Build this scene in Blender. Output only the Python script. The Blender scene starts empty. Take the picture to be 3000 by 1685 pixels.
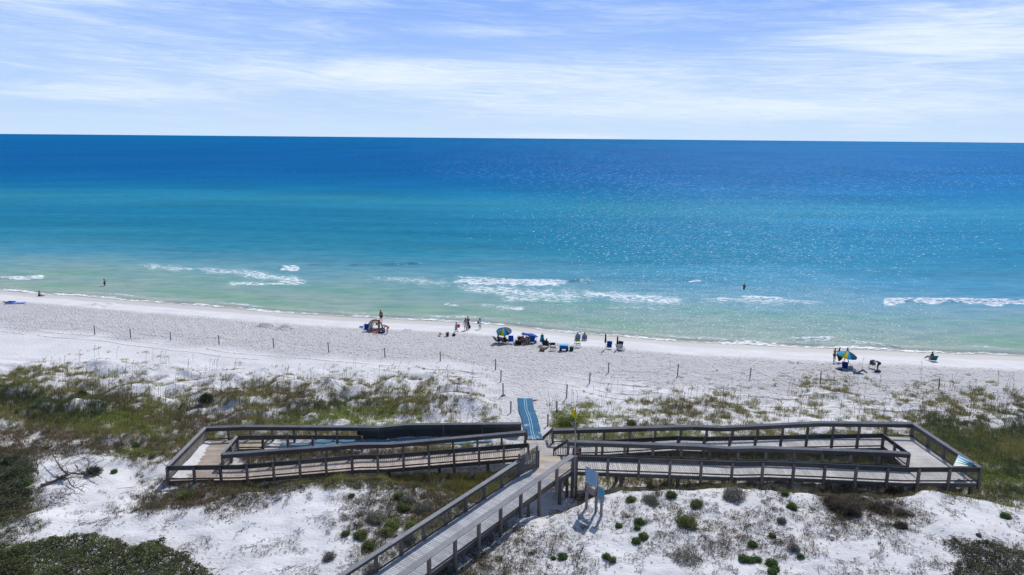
import bpy, math, random
import numpy as np
from mathutils import Vector, Matrix
random.seed(7); rng = np.random.default_rng(7)
R = math.radians
SC = bpy.context.scene
COL = SC.collection
# ------------------------------------------------------------------ camera
CAM_H, PITCH, ROLL, FPX = 25.5, R(11.9), R(0.5), 2080.0
fw = np.array([0, math.cos(PITCH), -math.sin(PITCH)])
r0 = np.array([1.0, 0, 0]); u0 = np.cross(r0, fw)
rt = math.cos(ROLL)*r0 + math.sin(ROLL)*u0
up = -math.sin(ROLL)*r0 + math.cos(ROLL)*u0
cd = bpy.data.cameras.new('camera'); cam = bpy.data.objects.new('camera', cd); COL.objects.link(cam)
cd.sensor_width = 36; cd.lens = FPX/3000*36; cd.clip_start = .5; cd.clip_end = 60000
cam.matrix_world = Matrix(((rt[0], up[0], -fw[0], 0), (rt[1], up[1], -fw[1], 0), (rt[2], up[2], -fw[2], CAM_H), (0, 0, 0, 1)))
SC.camera = cam
# ------------------------------------------------------------------ sky and sun
SUN_AZ, SUN_EL = R(23), R(49)
SC.view_settings.view_transform = 'Standard'; SC.view_settings.look = 'None'
SC.view_settings.exposure = 0.0; SC.view_settings.gamma = 1
W = bpy.data.worlds.new('World'); SC.world = W; W.use_nodes = True
nt = W.node_tree; nt.nodes.clear(); N = nt.nodes.new; L = nt.links.new
def mth(t, op, a, b=None, c=None):
    n = t.nodes.new('ShaderNodeMath'); n.operation = op
    for i, v in enumerate((a, b, c)):
        if v is None: continue
        if isinstance(v, (int, float)): n.inputs[i].default_value = v
        else: t.links.new(v, n.inputs[i])
    return n.outputs[0]
def mixc(t, fac, a, b, mode='MIX'):
    n = t.nodes.new('ShaderNodeMix'); n.data_type = 'RGBA'; n.blend_type = mode
    for k, v in (('Factor', fac), ('A', a), ('B', b)):
        s = [i for i in n.inputs if i.name == k and (i.type == ('VALUE' if k == 'Factor' else 'RGBA'))][0]
        if isinstance(v, (int, float)): s.default_value = v
        elif isinstance(v, tuple): s.default_value = (*v, 1) if len(v) == 3 else v
        else: t.links.new(v, s)
    return [o for o in n.outputs if o.type == 'RGBA'][0]
def noise(t, vec, scale, detail=4, rough=.5, dist=0.0):
    n = t.nodes.new('ShaderNodeTexNoise'); n.inputs['Scale'].default_value = scale
    n.inputs['Detail'].default_value = detail; n.inputs['Roughness'].default_value = rough
    n.inputs['Distortion'].default_value = dist
    if vec is not None: t.links.new(vec, n.inputs['Vector'])
    return n.outputs['Fac']
def mrange(t, v, a, b, c=0.0, d=1.0, smooth=False):
    n = t.nodes.new('ShaderNodeMapRange')
    if smooth: n.interpolation_type = 'SMOOTHSTEP'
    t.links.new(v, n.inputs['Value'])
    for k, x in zip(('From Min', 'From Max', 'To Min', 'To Max'), (a, b, c, d)): n.inputs[k].default_value = x
    return n.outputs[0]
def ramp(t, v, stops):
    n = t.nodes.new('ShaderNodeValToRGB'); cr = n.color_ramp
    while len(cr.elements) < len(stops): cr.elements.new(.5)
    for e, (p, c) in zip(cr.elements, stops): e.position = p; e.color = (*c, 1)
    t.links.new(v, n.inputs[0]); return n.outputs[0]
sky = N('ShaderNodeTexSky'); sky.sky_type = 'NISHITA'; sky.sun_disc = False
sky.sun_elevation = SUN_EL; sky.sun_rotation = SUN_AZ; sky.altitude = 20
sky.air_density = 1.0; sky.dust_density = .6; sky.ozone_density = 2.5
tc = N('ShaderNodeTexCoord'); sp = N('ShaderNodeSeparateXYZ'); L(tc.outputs['Generated'], sp.inputs[0])
az = mth(nt, 'ARCTAN2', sp.outputs[0], sp.outputs[1]); el = mth(nt, 'ARCSINE', sp.outputs[2])
azd = mth(nt, 'MULTIPLY', az, 180/math.pi); eld = mth(nt, 'MULTIPLY', el, 180/math.pi)
def comb(t, x, y, z=0.0):
    n = t.nodes.new('ShaderNodeCombineXYZ')
    for i, v in enumerate((x, y, z)):
        if isinstance(v, (int, float)): n.inputs[i].default_value = v
        else: t.links.new(v, n.inputs[i])
    return n.outputs[0]
# cirrus streaks: long in azimuth, thin in elevation, a little tilted
tilt = mth(nt, 'ADD', eld, mth(nt, 'MULTIPLY', azd, .035))
v1 = comb(nt, mth(nt, 'MULTIPLY', azd, .045), mth(nt, 'MULTIPLY', tilt, .42))
v2 = comb(nt, mth(nt, 'MULTIPLY', azd, .16), mth(nt, 'MULTIPLY', tilt, 1.9), 3.3)
n1 = noise(nt, v1, 1.0, 7, .62, 1.1); n2 = noise(nt, v2, 1.0, 9, .70, 1.6)
def blob(a0, e0, sa, se, amp):
    a = mth(nt, 'DIVIDE', mth(nt, 'SUBTRACT', azd, a0), sa); e = mth(nt, 'DIVIDE', mth(nt, 'SUBTRACT', eld, e0), se)
    q = mth(nt, 'ADD', mth(nt, 'MULTIPLY', a, a), mth(nt, 'MULTIPLY', e, e))
    return mth(nt, 'MULTIPLY', mth(nt, 'EXPONENT', mth(nt, 'MULTIPLY', q, -1.0)), amp)
cover = 0.0
for b in [(-32, 9.5, 9, 1.5, .42), (-13, 9.6, 4, .6, .30), (-16, 4.6, 17, 1.3, .40), (8, 4.6, 22, 1.7, .34), (31, 7.0, 10, 2.6, .46),
          (-28, 2.8, 9, .7, .35), (25, 2.2, 20, 1.4, .40), (5, 2.2, 20, 1.2, .22), (10, 8.9, 7, .7, .22), (-2, 7.9, 9, .45, .26),
          (4, .1, 8, .35, .4), (-33, 6.6, 12, 1.5, .22)]:
    cover = mth(nt, 'ADD', blob(*b), cover)
wisp = mth(nt, 'ADD', mth(nt, 'MULTIPLY', n1, .9), mth(nt, 'MULTIPLY', n2, .75))
cl = mth(nt, 'ADD', mth(nt, 'SUBTRACT', wisp, .84), cover)
cmask = mrange(nt, cl, -.12, .66, 0, 1, True)
hor = mrange(nt, eld, 0, 11, 0, 1)
clear = ramp(nt, hor, [(0, (.62, .78, .99)), (.3, (.47, .66, .99)), (.6, (.36, .56, .99)), (1, (.25, .44, .98))])
nish = mixc(nt, 1.0, sky.outputs[0], (.105, .105, .105), 'MULTIPLY')
# the texture lights the scene; its low band is tinted with the cool white balance of the photograph
low = mrange(nt, eld, 14, 30, 0, 1, True)
base = mixc(nt, low, clear, nish)
cloudc = mixc(nt, mrange(nt, cl, .2, .8, 0, 1), (.70, .84, 1.0), (.90, .98, 1.0))
hi = mrange(nt, eld, 12, 25, 1, .25, True)
skyc = mixc(nt, mth(nt, 'MULTIPLY', mth(nt, 'MULTIPLY', cmask, hi), .93), base, cloudc)
bg = N('ShaderNodeBackground'); bg.inputs[1].default_value = 1.0; L(skyc, bg.inputs[0])
wo = N('ShaderNodeOutputWorld'); L(bg.outputs[0], wo.inputs[0])
sd = bpy.data.lights.new('sun', 'SUN'); sd.energy = 3.5; sd.angle = R(.5); sd.color = (1, .96, .90)
so = bpy.data.objects.new('sun', sd); COL.objects.link(so)
sv = Vector((math.sin(SUN_AZ)*math.cos(SUN_EL), math.cos(SUN_AZ)*math.cos(SUN_EL), math.sin(SUN_EL)))
so.rotation_euler = sv.to_track_quat('Z', 'Y').to_euler(); so.location = (60, 120, 150)

# ------------------------------------------------------------------ layout helpers (photo point -> place)
CP = np.array([0, 0, CAM_H])
def ray(px, py): return fw + (px-1500)/FPX*rt - (py-842.5)/FPX*up
def at(px, py, z):
    d = ray(px, py); return CP + (z-CAM_H)/d[2]*d
def atY(px, py, y):
    d = ray(px, py); return CP + y/d[1]*d
def proj(x, y, z):
    v = np.stack([np.asarray(x, float), np.asarray(y, float), np.asarray(z, float)-CAM_H], -1)
    Z = v@fw; Z = np.where(Z < .1, .1, Z)
    return 1500+FPX*(v@rt)/Z, 842.5-FPX*(v@up)/Z
# numpy gradient noise
_perm = np.random.default_rng(3).permutation(4096)
def gn(x, y, seed=0):
    x = np.asarray(x, float)+seed*17.31; y = np.asarray(y, float)-seed*9.7
    xi = np.floor(x).astype(np.int64); yi = np.floor(y).astype(np.int64); xf = x-xi; yf = y-yi
    def g(ix, iy, fx, fy):
        a = _perm[(_perm[ix & 4095]+iy) & 4095]*(2*np.pi/4096); return np.cos(a)*fx+np.sin(a)*fy
    u = xf**3*(xf*(xf*6-15)+10); v = yf**3*(yf*(yf*6-15)+10)
    a = g(xi, yi, xf, yf); b = g(xi+1, yi, xf-1, yf); c = g(xi, yi+1, xf, yf-1); d = g(xi+1, yi+1, xf-1, yf-1)
    return ((a*(1-u)+b*u)*(1-v)+(c*(1-u)+d*u)*v)*1.5
def fbm(x, y, s, o=3, seed=0):
    r = 0; a = 1
    for i in range(o): r = r+a*gn(x/s*2**i, y/s*2**i, seed+i); a *= .5
    return r
def sst(x): x = np.clip(x, 0, 1); return x*x*(3-2*x)
# shoreline and terrain
SHX = np.array([-3000, -84.5, -58.5, -40, -24.5, -7.2, 0, 9, 22, 42.5, 62, 120, 3000.])
SHY = np.array([150, 114.4, 107.8, 103, 98.8, 96.4, 94.6, 90.8, 87.6, 84.9, 82.7, 79, 40.])
def shore(x):
    x = np.asarray(x, float)
    return np.interp(x, SHX, SHY) + .35*gn(x/9, x*0+2, 5) + .2*gn(x/3.1, x*0, 6)
PS = np.array([-3000, -500, -60, -20, -6, 0, 3, 6, 10, 16, 28, 36, 60, 120, 400, 4000.])
PZ = np.array([-30, -12, -4, -1.5, -.5, 0, .32, .75, 1.15, 1.35, 1.75, 2.25, 2.75, 3.0, 3.5, 6.])
CX = np.array([-300, -60, -40, -24, -18.6, -14.7, -10.7, -8.3, -4, -1, 2, 3.9, 7, 11, 16, 21, 23.5, 25.6, 28, 31, 36, 60, 300.])
CY = np.array([36, 36, 37, 38.3, 39.4, 40.4, 41.4, 41.3, 40.0, 38.6, 38.4, 38.8, 40.2, 40.7, 40.3, 39.8, 39.7, 40.4, 39.9, 39.3, 38, 36, 36.])
CZ = np.array([3.3, 3.3, 3.3, 3.4, 3.6, 3.95, 4.3, 4.35, 4.05, 3.85, 3.85, 4.05, 4.2, 4.3, 4.2, 4.1, 4.15, 4.35, 4.05, 3.75, 3.5, 3.3, 3.3])
def hgt(x, y):
    x = np.asarray(x, float); y = np.asarray(y, float)
    s = shore(x)-y
    z = np.interp(s, PS, PZ)
    # foreground dune ridge dropping away behind its crest
    yc = np.interp(x, CX, CY)+.65*np.clip((np.abs(x-1)-2)/3, 0, 1)+.5*gn(x/2.6, x*0+1, 8)+.2*gn(x/.9, x*0+1, 9); A = np.interp(x, CX, CZ)-2.7
    t = (yc-y)
    ridge = sst((t+2.1)/2.9)*(1-.18*sst((t-3)/9))
    near = sst((60-s*0-y)/1)*0
    z = z*(1-ridge*0)+ridge*(A+2.7-z)
    # hollow around the ramps, trench under the walkway
    hol = np.exp(-((y-46.8)/5.6)**4)*np.exp(-((x-4)/31)**6)*(1-ridge)
    z = z+hol*(np.interp(x, [-24, -10, 0, 5, 12, 30], [2.3, 2.2, 2.3, 2.6, 3.0, 3.05])-z)*.95
    d = (x+5.6)*.815-(y-31.8)*.58   # distance right of the walkway axis
    tr = np.exp(-((d-.9)/1.7)**2)*sst((43-y)/3)
    z = z-tr*.30*ridge
    # foredune mounds
    fm = sst((y-52.5)/4)*sst((74-y)/9+.12*np.clip((-x-5)/40, 0, 1)*9/9)
    path = 1-np.exp(-((x-1.8)/4.5)**2)
    side = np.where(x < 0, 1.0, .45)
    mound = np.clip(fbm(x, y*1.35, 7.5, 3, 20), -.25, 1)+.35*np.clip(fbm(x, y*1.3, 2.6, 2, 30), -.5, 1)
    z = z+fm*path*side*mound*.95
    lm = np.exp(-((x+38)/22)**2)*sst((70-y)/8)*sst((y-30)/6)
    z = z+lm*.55*fbm(x, y, 6, 3, 50)
    # small relief
    dune = sst((s-33)/5)
    z = z+dune*(.13*fbm(x, y, 2.2, 2, 60)+.05*fbm(x, y, .7, 3, 61))
    bz = sst((s-6)/3)*(1-dune)
    z = z+bz*(1-.75*sst((s-19)/6))*(.06*fbm(x, y, .9, 2, 70)+.05*fbm(x, y, 4, 2, 71))
    # dug holes and sand castles on the beach
    for (mx, my, r, h) in MOUNDS: z = z+h*np.exp(-(((x-mx)/r)**2+((y-my)/r)**2))
    return z
MOUNDS = []
def gat(px, py):
    px = float(px); py = float(py); d = ray(px, py); t = np.arange(20, 160, .08)
    P = CP+t[:, None]*d; g = P[:, 2]-hgt(P[:, 0], P[:, 1]); i = np.argmax(g < 0)
    if g[i] >= 0: i = len(t)-1
    i = max(i, 1); k = g[i-1]/(g[i-1]-g[i]+1e-9); p = P[i-1]+(P[i]-P[i-1])*k; return p
for (px, py, r, h) in [(285, 895, .8, .45), (325, 893, .7, .4), (300, 897, .5, -.3), (770, 957, .55, .5), (790, 956, .6, .45), (832, 962, .7, .5), (810, 962, .6, -.3),
                       (850, 960, .5, .3), (1187, 968, .3, .22), (1203, 969, .3, .2), (1175, 975, .35, -.15), (270, 938, .5, .2)]:
    p = gat(px, py); MOUNDS.append((p[0], p[1], r, h))

# ------------------------------------------------------------------ mesh helpers
def props(o, label=None, cat=None, group=None, kind=None):
    if label: o['label'] = label
    if cat: o['category'] = cat
    if group: o['group'] = group
    if kind: o['kind'] = kind
    return o
def npmesh(name, V, F, mat, parent=None, col=None, smooth=False, attrs=None):
    V = np.asarray(V, np.float32); F = np.asarray(F, np.int32)
    me = bpy.data.meshes.new(name); me.vertices.add(len(V)); me.vertices.foreach_set('co', V.ravel())
    k = F.shape[1]; me.loops.add(F.size); me.loops.foreach_set('vertex_index', F.ravel())
    me.polygons.add(len(F)); me.polygons.foreach_set('loop_start', np.arange(0, F.size, k, dtype=np.int32))
    me.polygons.foreach_set('use_smooth', np.full(len(F), smooth))
    if col is not None:
        a = me.color_attributes.new('Col', 'FLOAT_COLOR', 'POINT'); c = np.ones((len(V), 4), np.float32); c[:, :3] = col
        a.data.foreach_set('color', c.ravel())
    for n_, v_ in (attrs or {}).items():
        a = me.attributes.new(n_, 'FLOAT', 'POINT'); a.data.foreach_set('value', np.asarray(v_, np.float32))
    me.update(calc_edges=True); me.materials.append(mat)
    o = bpy.data.objects.new(name, me); COL.objects.link(o)
    if parent: o.parent = parent
    return o
def grid(xs, ys):
    X, Y = np.meshgrid(xs, ys); n, m = X.shape; i = np.arange(n*m).reshape(n, m)
    F = np.stack([i[:-1, :-1], i[:-1, 1:], i[1:, 1:], i[1:, :-1]], -1).reshape(-1, 4)
    return X.ravel(), Y.ravel(), F
def mat(name, color=(.5, .5, .5), rough=.8, spec=.3, attr=False, var=0.0, vscale=6.0, trans=0.0, metal=0.0, bump=0.0, bscale=20):
    m = bpy.data.materials.new(name); m.use_nodes = True; t = m.node_tree; b = t.nodes['Principled BSDF']
    b.inputs['Roughness'].default_value = rough; b.inputs['Specular IOR Level'].default_value = spec; b.inputs['Metallic'].default_value = metal
    c = color
    if attr:
        a = t.nodes.new('ShaderNodeAttribute'); a.attribute_name = 'Col'; c = a.outputs['Color']
    tcn = t.nodes.new('ShaderNodeTexCoord')
    if var > 0:
        f = noise(t, tcn.outputs['Object'], vscale, 5, .6); f = mrange(t, f, .3, .7, 1-var, 1+var)
        cc = comb(t, f, f, f); c = mixc(t, 1.0, c, cc, 'MULTIPLY')
    if isinstance(c, tuple): b.inputs['Base Color'].default_value = (*c, 1)
    else: t.links.new(c, b.inputs['Base Color'])
    if bump > 0:
        bn = t.nodes.new('ShaderNodeBump'); bn.inputs['Strength'].default_value = bump; bn.inputs['Distance'].default_value = .02
        t.links.new(noise(t, tcn.outputs['Object'], bscale, 4), bn.inputs['Height']); t.links.new(bn.outputs[0], b.inputs['Normal'])
    if trans > 0:
        tr = t.nodes.new('ShaderNodeBsdfTranslucent'); mx = t.nodes.new('ShaderNodeMixShader'); mx.inputs[0].default_value = trans
        if isinstance(c, tuple): tr.inputs[0].default_value = (*c, 1)
        else: t.links.new(c, tr.inputs[0])
        t.links.new(b.outputs[0], mx.inputs[1]); t.links.new(tr.outputs[0], mx.inputs[2]); t.links.new(mx.outputs[0], t.nodes['Material Output'].inputs[0])
    return m

# ------------------------------------------------------------------ ground
def axis(lo, hi, st, far, grow=1.25):
    a = list(np.arange(lo, hi+1e-6, st)); s = st
    while a[-1] < far[1]: s *= grow; a.append(a[-1]+s)
    s = st; b = []
    c = a[0]
    while c > far[0]: s *= grow; c -= s; b.append(c)
    return np.array(b[::-1]+a)
def sand_mat():
    m = bpy.data.materials.new('white_sand'); m.use_nodes = True; t = m.node_tree; b = t.nodes['Principled BSDF']
    g = t.nodes.new('ShaderNodeNewGeometry'); pos = g.outputs['Position']
    wet = t.nodes.new('ShaderNodeAttribute'); wet.attribute_name = 'wet'
    tr = t.nodes.new('ShaderNodeAttribute'); tr.attribute_name = 'trod'
    lit = t.nodes.new('ShaderNodeAttribute'); lit.attribute_name = 'litter'
    n1 = noise(t, pos, .35, 4, .6); n2 = noise(t, pos, 9, 3, .7)
    c = mixc(t, mrange(t, n1, .35, .65), (.71, .705, .715), (.62, .615, .63))
    c = mixc(t, mth(t, 'MULTIPLY', mrange(t, n2, .45, .8), .25), c, (.52, .50, .50))
    c = mixc(t, mth(t, 'MULTIPLY', tr.outputs['Fac'], mrange(t, n2, .35, .65, .25, .8)), c, (.61, .585, .57))
    # organic litter and roots in the dune sand
    mp = t.nodes.new('ShaderNodeMapping'); mp.inputs['Scale'].default_value = (1, 1.0, 1); t.links.new(pos, mp.inputs[0])
    l1 = noise(t, mp.outputs[0], 3.2, 6, .68); l2 = noise(t, pos, .8, 3, .5)
    lf = mth(t, 'ADD', mth(t, 'ADD', l1, mth(t, 'MULTIPLY', l2, .5)), mth(t, 'MULTIPLY', lit.outputs['Fac'], .38))
    c = mixc(t, mrange(t, lf, 1.0, 1.2, 0, .6), c, (.20, .165, .13))
    c = mixc(t, wet.outputs['Fac'], c, (.56, .53, .48))
    t.links.new(c, b.inputs['Base Color'])
    t.links.new(mrange(t, wet.outputs['Fac'], 0, 1, .92, .45), b.inputs['Roughness'])
    b.inputs['Specular IOR Level'].default_value = .25
    # footprints, ripples
    mp2 = t.nodes.new('ShaderNodeMapping'); mp2.inputs['Scale'].default_value = (1.0, 1.25, 1); t.links.new(pos, mp2.inputs[0])
    vo = t.nodes.new('ShaderNodeTexVoronoi'); vo.inputs['Scale'].default_value = 2.3; vo.inputs['Randomness'].default_value = 1
    t.links.new(mp2.outputs[0], vo.inputs['Vector'])
    pit = mrange(t, vo.outputs['Distance'], .05, .38, 0, 1, True)
    nn = noise(t, mp2.outputs[0], 4.0, 3, .6); rip = noise(t, mp2.outputs[0], 7, 2, .5)
    h = mth(t, 'ADD', mth(t, 'MULTIPLY', mth(t, 'ADD', mth(t, 'MULTIPLY', pit, .55), nn), mth(t, 'ADD', mth(t, 'MULTIPLY', tr.outputs['Fac'], 1.0), .13)), mth(t, 'MULTIPLY', rip, .10))
    h = mth(t, 'MULTIPLY', h, mth(t, 'SUBTRACT', 1.02, wet.outputs['Fac']))
    bn = t.nodes.new('ShaderNodeBump'); bn.inputs['Strength'].default_value = 1; bn.inputs['Distance'].default_value = .30
    t.links.new(h, bn.inputs['Height']); t.links.new(bn.outputs[0], b.inputs['Normal'])
    return m
M_SAND = sand_mat()
gx = axis(-62, 62, .21, (-9000, 9000)); gy = axis(24, 112, .19, (-600, 700), 1.22)
X, Y, F = grid(gx, gy); Z = hgt(X, Y); s_ = shore(X)-Y
GPX, GPY = proj(X, Y, Z)
# vegetation layout, read off the place: density rows of 100-px columns, 40 px apart
DROWS = [
(1020, [1,0,0,0,0,0,0,0,0,0,0,0,0,0,0,0,0,0,0,0,0,0,0,0,0,0,0,0,0,0]),
(1060, [3,2,1,1,1,0,0,0,0,0,0,0,0,0,0,0,0,0,0,0,0,0,0,0,0,0,0,0,0,0]),
(1085, [6,5,4,3,2,2,2,1,1,1,1,2,1,1,0,0,0,0,0,0,0,0,0,1,1,0,0,0,0,0]),
(1120, [6,5,5,4,3,2,3,5,5,3,4,4,4,3,1,0,0,0,0,0,1,0,1,3,4,1,1,2,2,2]),
(1150, [8,6,6,6,3,4,6,6,5,4,5,5,4,3,1,0,0,1,2,3,3,3,1,3,4,2,2,3,4,3]),
(1180, [9,7,7,8,6,5,6,6,7,7,6,8,6,4,2,0,2,3,3,5,5,4,2,3,3,2,4,4,4,4]),
(1210, [7,9,9,9,8,6,5,6,7,7,8,9,7,3,3,0,6,5,3,6,5,5,4,4,3,3,5,5,4,4]),
(1240, [6,9,9,9,8,7,7,8,7,7,5,3,3,3,3,0,7,5,4,5,4,3,3,3,3,4,5,7,6,5]),
(1270, [6,7,8,8,8,7,6,6,6,7,7,7,5,4,4,0,7,6,6,6,5,5,5,4,4,4,5,8,8,7]),
(1300, [5,4,5,6,7,8,7,8,8,8,8,8,8,7,6,4,5,5,6,6,6,6,6,6,6,6,6,8,8,8]),
(1330, [6,4,3,5,7,5,7,7,8,8,8,8,8,8,7,6,5,5,6,6,6,7,7,7,7,7,7,8,8,8]),
(1360, [8,1,1,2,3,4,7,7,7,7,7,7,7,7,6,6,4,5,7,7,7,7,7,7,7,7,6,8,8,8]),
(1395, [8,1,1,1,2,5,6,6,6,7,8,9,8,8,8,7,5,5,7,7,7,7,7,8,8,7,7,8,8,8]),
(1415, [7,1,1,1,3,5,7,7,6,6,7,6,5,8,8,7,6,5,7,6,6,6,6,6,6,6,7,8,8,8]),
(1440, [7,1,1,1,3,6,7,6,4,1,4,5,6,7,6,5,6,5,3,2,2,2,3,3,5,5,4,3,8,8]),
(1480, [6,1,1,3,5,5,6,4,1,1,4,6,7,7,5,3,5,4,3,4,4,3,3,2,7,7,6,1,2,3]),
(1520, [5,1,2,2,2,1,1,1,1,1,5,7,8,7,4,1,2,2,3,4,4,3,4,3,5,5,5,2,1,1]),
(1560, [5,1,1,1,1,1,1,1,1,1,5,7,8,6,5,5,4,3,2,3,4,4,3,4,4,4,3,2,2,2]),
(1600, [4,1,1,1,1,1,1,1,1,1,4,6,6,6,5,5,4,2,2,3,3,4,3,4,2,2,2,2,3,3]),
(1640, [4,1,1,1,1,1,1,1,1,1,4,5,5,5,4,5,4,2,2,2,3,3,3,3,2,2,2,2,3,3]),
(1700, [4,1,1,1,1,1,1,1,2,2,4,4,5,5,5,5,4,2,1,1,1,2,2,2,2,2,2,2,3,3])]
# plant kinds: 0 olive grass, 1 yellow green, 2 dark green, 3 brown, 4 twiggy
KROWS = [
(1020, [0,0,0,0,0,0,0,0,0,0,0,0,0,0,0,0,0,0,0,0,0,0,0,0,0,0,0,0,0,0]),
(1120, [0,0,0,0,0,0,0,0,0,0,0,0,3,0,0,0,0,0,0,0,0,0,0,0,0,0,0,0,0,0]),
(1150, [2,0,0,3,0,0,3,0,3,0,3,0,0,3,0,0,3,0,0,0,0,0,0,0,0,0,0,0,0,0]),
(1180, [2,2,2,3,0,0,0,0,3,2,2,0,0,3,0,0,0,1,0,0,3,0,0,0,0,0,3,0,0,3]),
(1210, [0,2,2,1,0,2,3,0,2,1,1,1,0,3,0,0,1,1,0,0,3,0,0,0,0,0,0,3,0,2]),
(1240, [0,0,1,1,0,3,3,0,1,1,1,1,0,0,0,0,1,1,3,3,0,0,0,0,0,0,2,2,2,2]),
(1270, [3,3,0,0,1,3,0,0,0,0,0,0,0,0,0,0,1,1,0,1,1,0,0,0,0,0,0,2,0,2]),
(1300, [3,3,3,3,3,0,0,0,0,0,0,0,0,0,0,0,0,0,0,1,1,0,0,1,0,0,0,2,2,0]),
(1330, [3,3,3,1,1,3,3,3,0,3,3,3,0,0,0,3,3,0,0,1,1,1,1,1,0,0,0,0,2,0]),
(1360, [2,4,4,4,3,3,3,3,3,3,3,3,3,0,0,0,0,0,0,0,0,0,1,1,1,0,0,0,1,2]),
(1395, [2,4,4,4,1,3,3,3,0,0,0,0,0,0,0,0,0,0,0,0,0,0,3,0,0,3,0,2,1,2]),
(1415, [2,4,4,4,3,3,3,3,0,0,0,0,3,0,0,0,0,0,3,0,0,0,3,0,0,0,3,0,1,1]),
(1440, [2,4,4,4,3,3,3,3,4,4,4,4,3,0,0,0,4,4,4,4,4,4,4,4,3,3,4,4,0,2]),
(1480, [2,4,4,3,3,3,4,4,4,4,4,4,3,3,4,4,4,4,3,4,4,4,4,4,3,3,4,4,4,1]),
(1520, [2,4,4,3,4,4,4,4,4,4,4,4,3,3,3,4,4,4,4,4,3,3,4,4,4,3,3,4,4,4]),
(1560, [2,4,4,4,4,4,4,4,4,4,4,4,1,3,3,4,4,4,4,4,4,3,4,4,4,4,4,4,4,4]),
(1700, [2,4,4,4,4,4,4,4,4,4,4,4,3,3,3,4,4,4,4,4,4,4,4,4,4,4,4,4,4,4])]
DK = [a for a, b in DROWS]; DT = np.array([b for a, b in DROWS], float); KK = [a for a, b in KROWS]; KT = np.array([b for a, b in KROWS])
def dens(px, py):
    ys = DK; T = DT
    px = np.clip(px, 50, 2949); py = np.clip(py, 1020, 1699)
    r = np.interp(py, ys, np.arange(len(ys))); c = (px-50)/100; r0_ = np.floor(r).astype(int); c0 = np.floor(c).astype(int)
    r1 = np.minimum(r0_+1, len(ys)-1); c1 = np.minimum(c0+1, 29); fr = r-r0_; fc = c-c0
    return (T[r0_, c0]*(1-fr)*(1-fc)+T[r0_, c1]*(1-fr)*fc+T[r1, c0]*fr*(1-fc)+T[r1, c1]*fr*fc)/9
def kindmap(px, py):
    ys = KK; T = KT
    r = np.clip(np.round(np.interp(py, ys, np.arange(len(ys)))+rng.normal(0, .35, len(px))), 0, len(ys)-1).astype(int)
    c = np.clip(np.round((px-50)/100+rng.normal(0, .45, len(px))), 0, 29).astype(int); return T[r, c]
D_ = dens(GPX, GPY)*(Y < 80)*(Y > 20)
beach = sst((s_-7)/3)*(1-sst((s_-19.5-3*gn(X/6, Y/6, 2))/5.5)); path = np.exp(-((X-2-(Y-60)*-.03)/(3.2+.12*np.clip(Y-55, 0, 30)))**2)*sst((Y-51)/2)*sst((86-Y)/8)
TRK = sum(np.exp(-((s_-c0_-1.6*np.sin(X/w_+p_)-.5*gn(X/9, X*0, 300))/.16)**2)*(gn(X/14, X*0+c0_, 301) > -.25) for c0_, w_, p_ in ((20.5, 31, 0), (22.3, 31, 0), (24.2, 24, 1), (26.0, 24, 1), (17.5, 40, 2), (19.2, 40, 2)))
Z = Z-.05*np.clip(TRK, 0, 1)
trod = np.clip(.9*TRK+beach+.75*path+.08*sst((s_-20)/4)*(1-sst((s_-36)/5)), 0, 1)
wet = sst((4.4-s_+.8*gn(X/5, Y/5, 4))/2.2)
GR = npmesh('ground', np.stack([X, Y, Z], -1), F, M_SAND, smooth=True, attrs={'wet': wet, 'trod': trod, 'litter': D_})
props(GR, kind='structure')

# ------------------------------------------------------------------ water
def seg(px, py, ax, ay, bx, by, w, soft=1.0):
    vx, vy = bx-ax, by-ay; l2 = vx*vx+vy*vy; t = np.clip(((px-ax)*vx+(py-ay)*vy)/l2, 0, 1)
    d = np.hypot(px-ax-t*vx, py-ay-t*vy); ww = w*(.42+.75*np.clip(.6+.9*gn(px/38+ax, py*0+ay, 31), .1, 1.4)); tp = np.clip(np.minimum(t, 1-t)*6+.25, 0, 1) if bx < 2950 and ax > 20 else 1.0
    return np.exp(-(d/ww)**2)*tp**.6
wx = axis(-115, 115, .42, (-30000, 30000), 1.3); wy = axis(78, 190, .30, (77, 45000), 1.12)
X, Y, F = grid(wx, wy)
off = Y-shore(X)
PX, PY = proj(X, Y, np.zeros_like(X))
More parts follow.
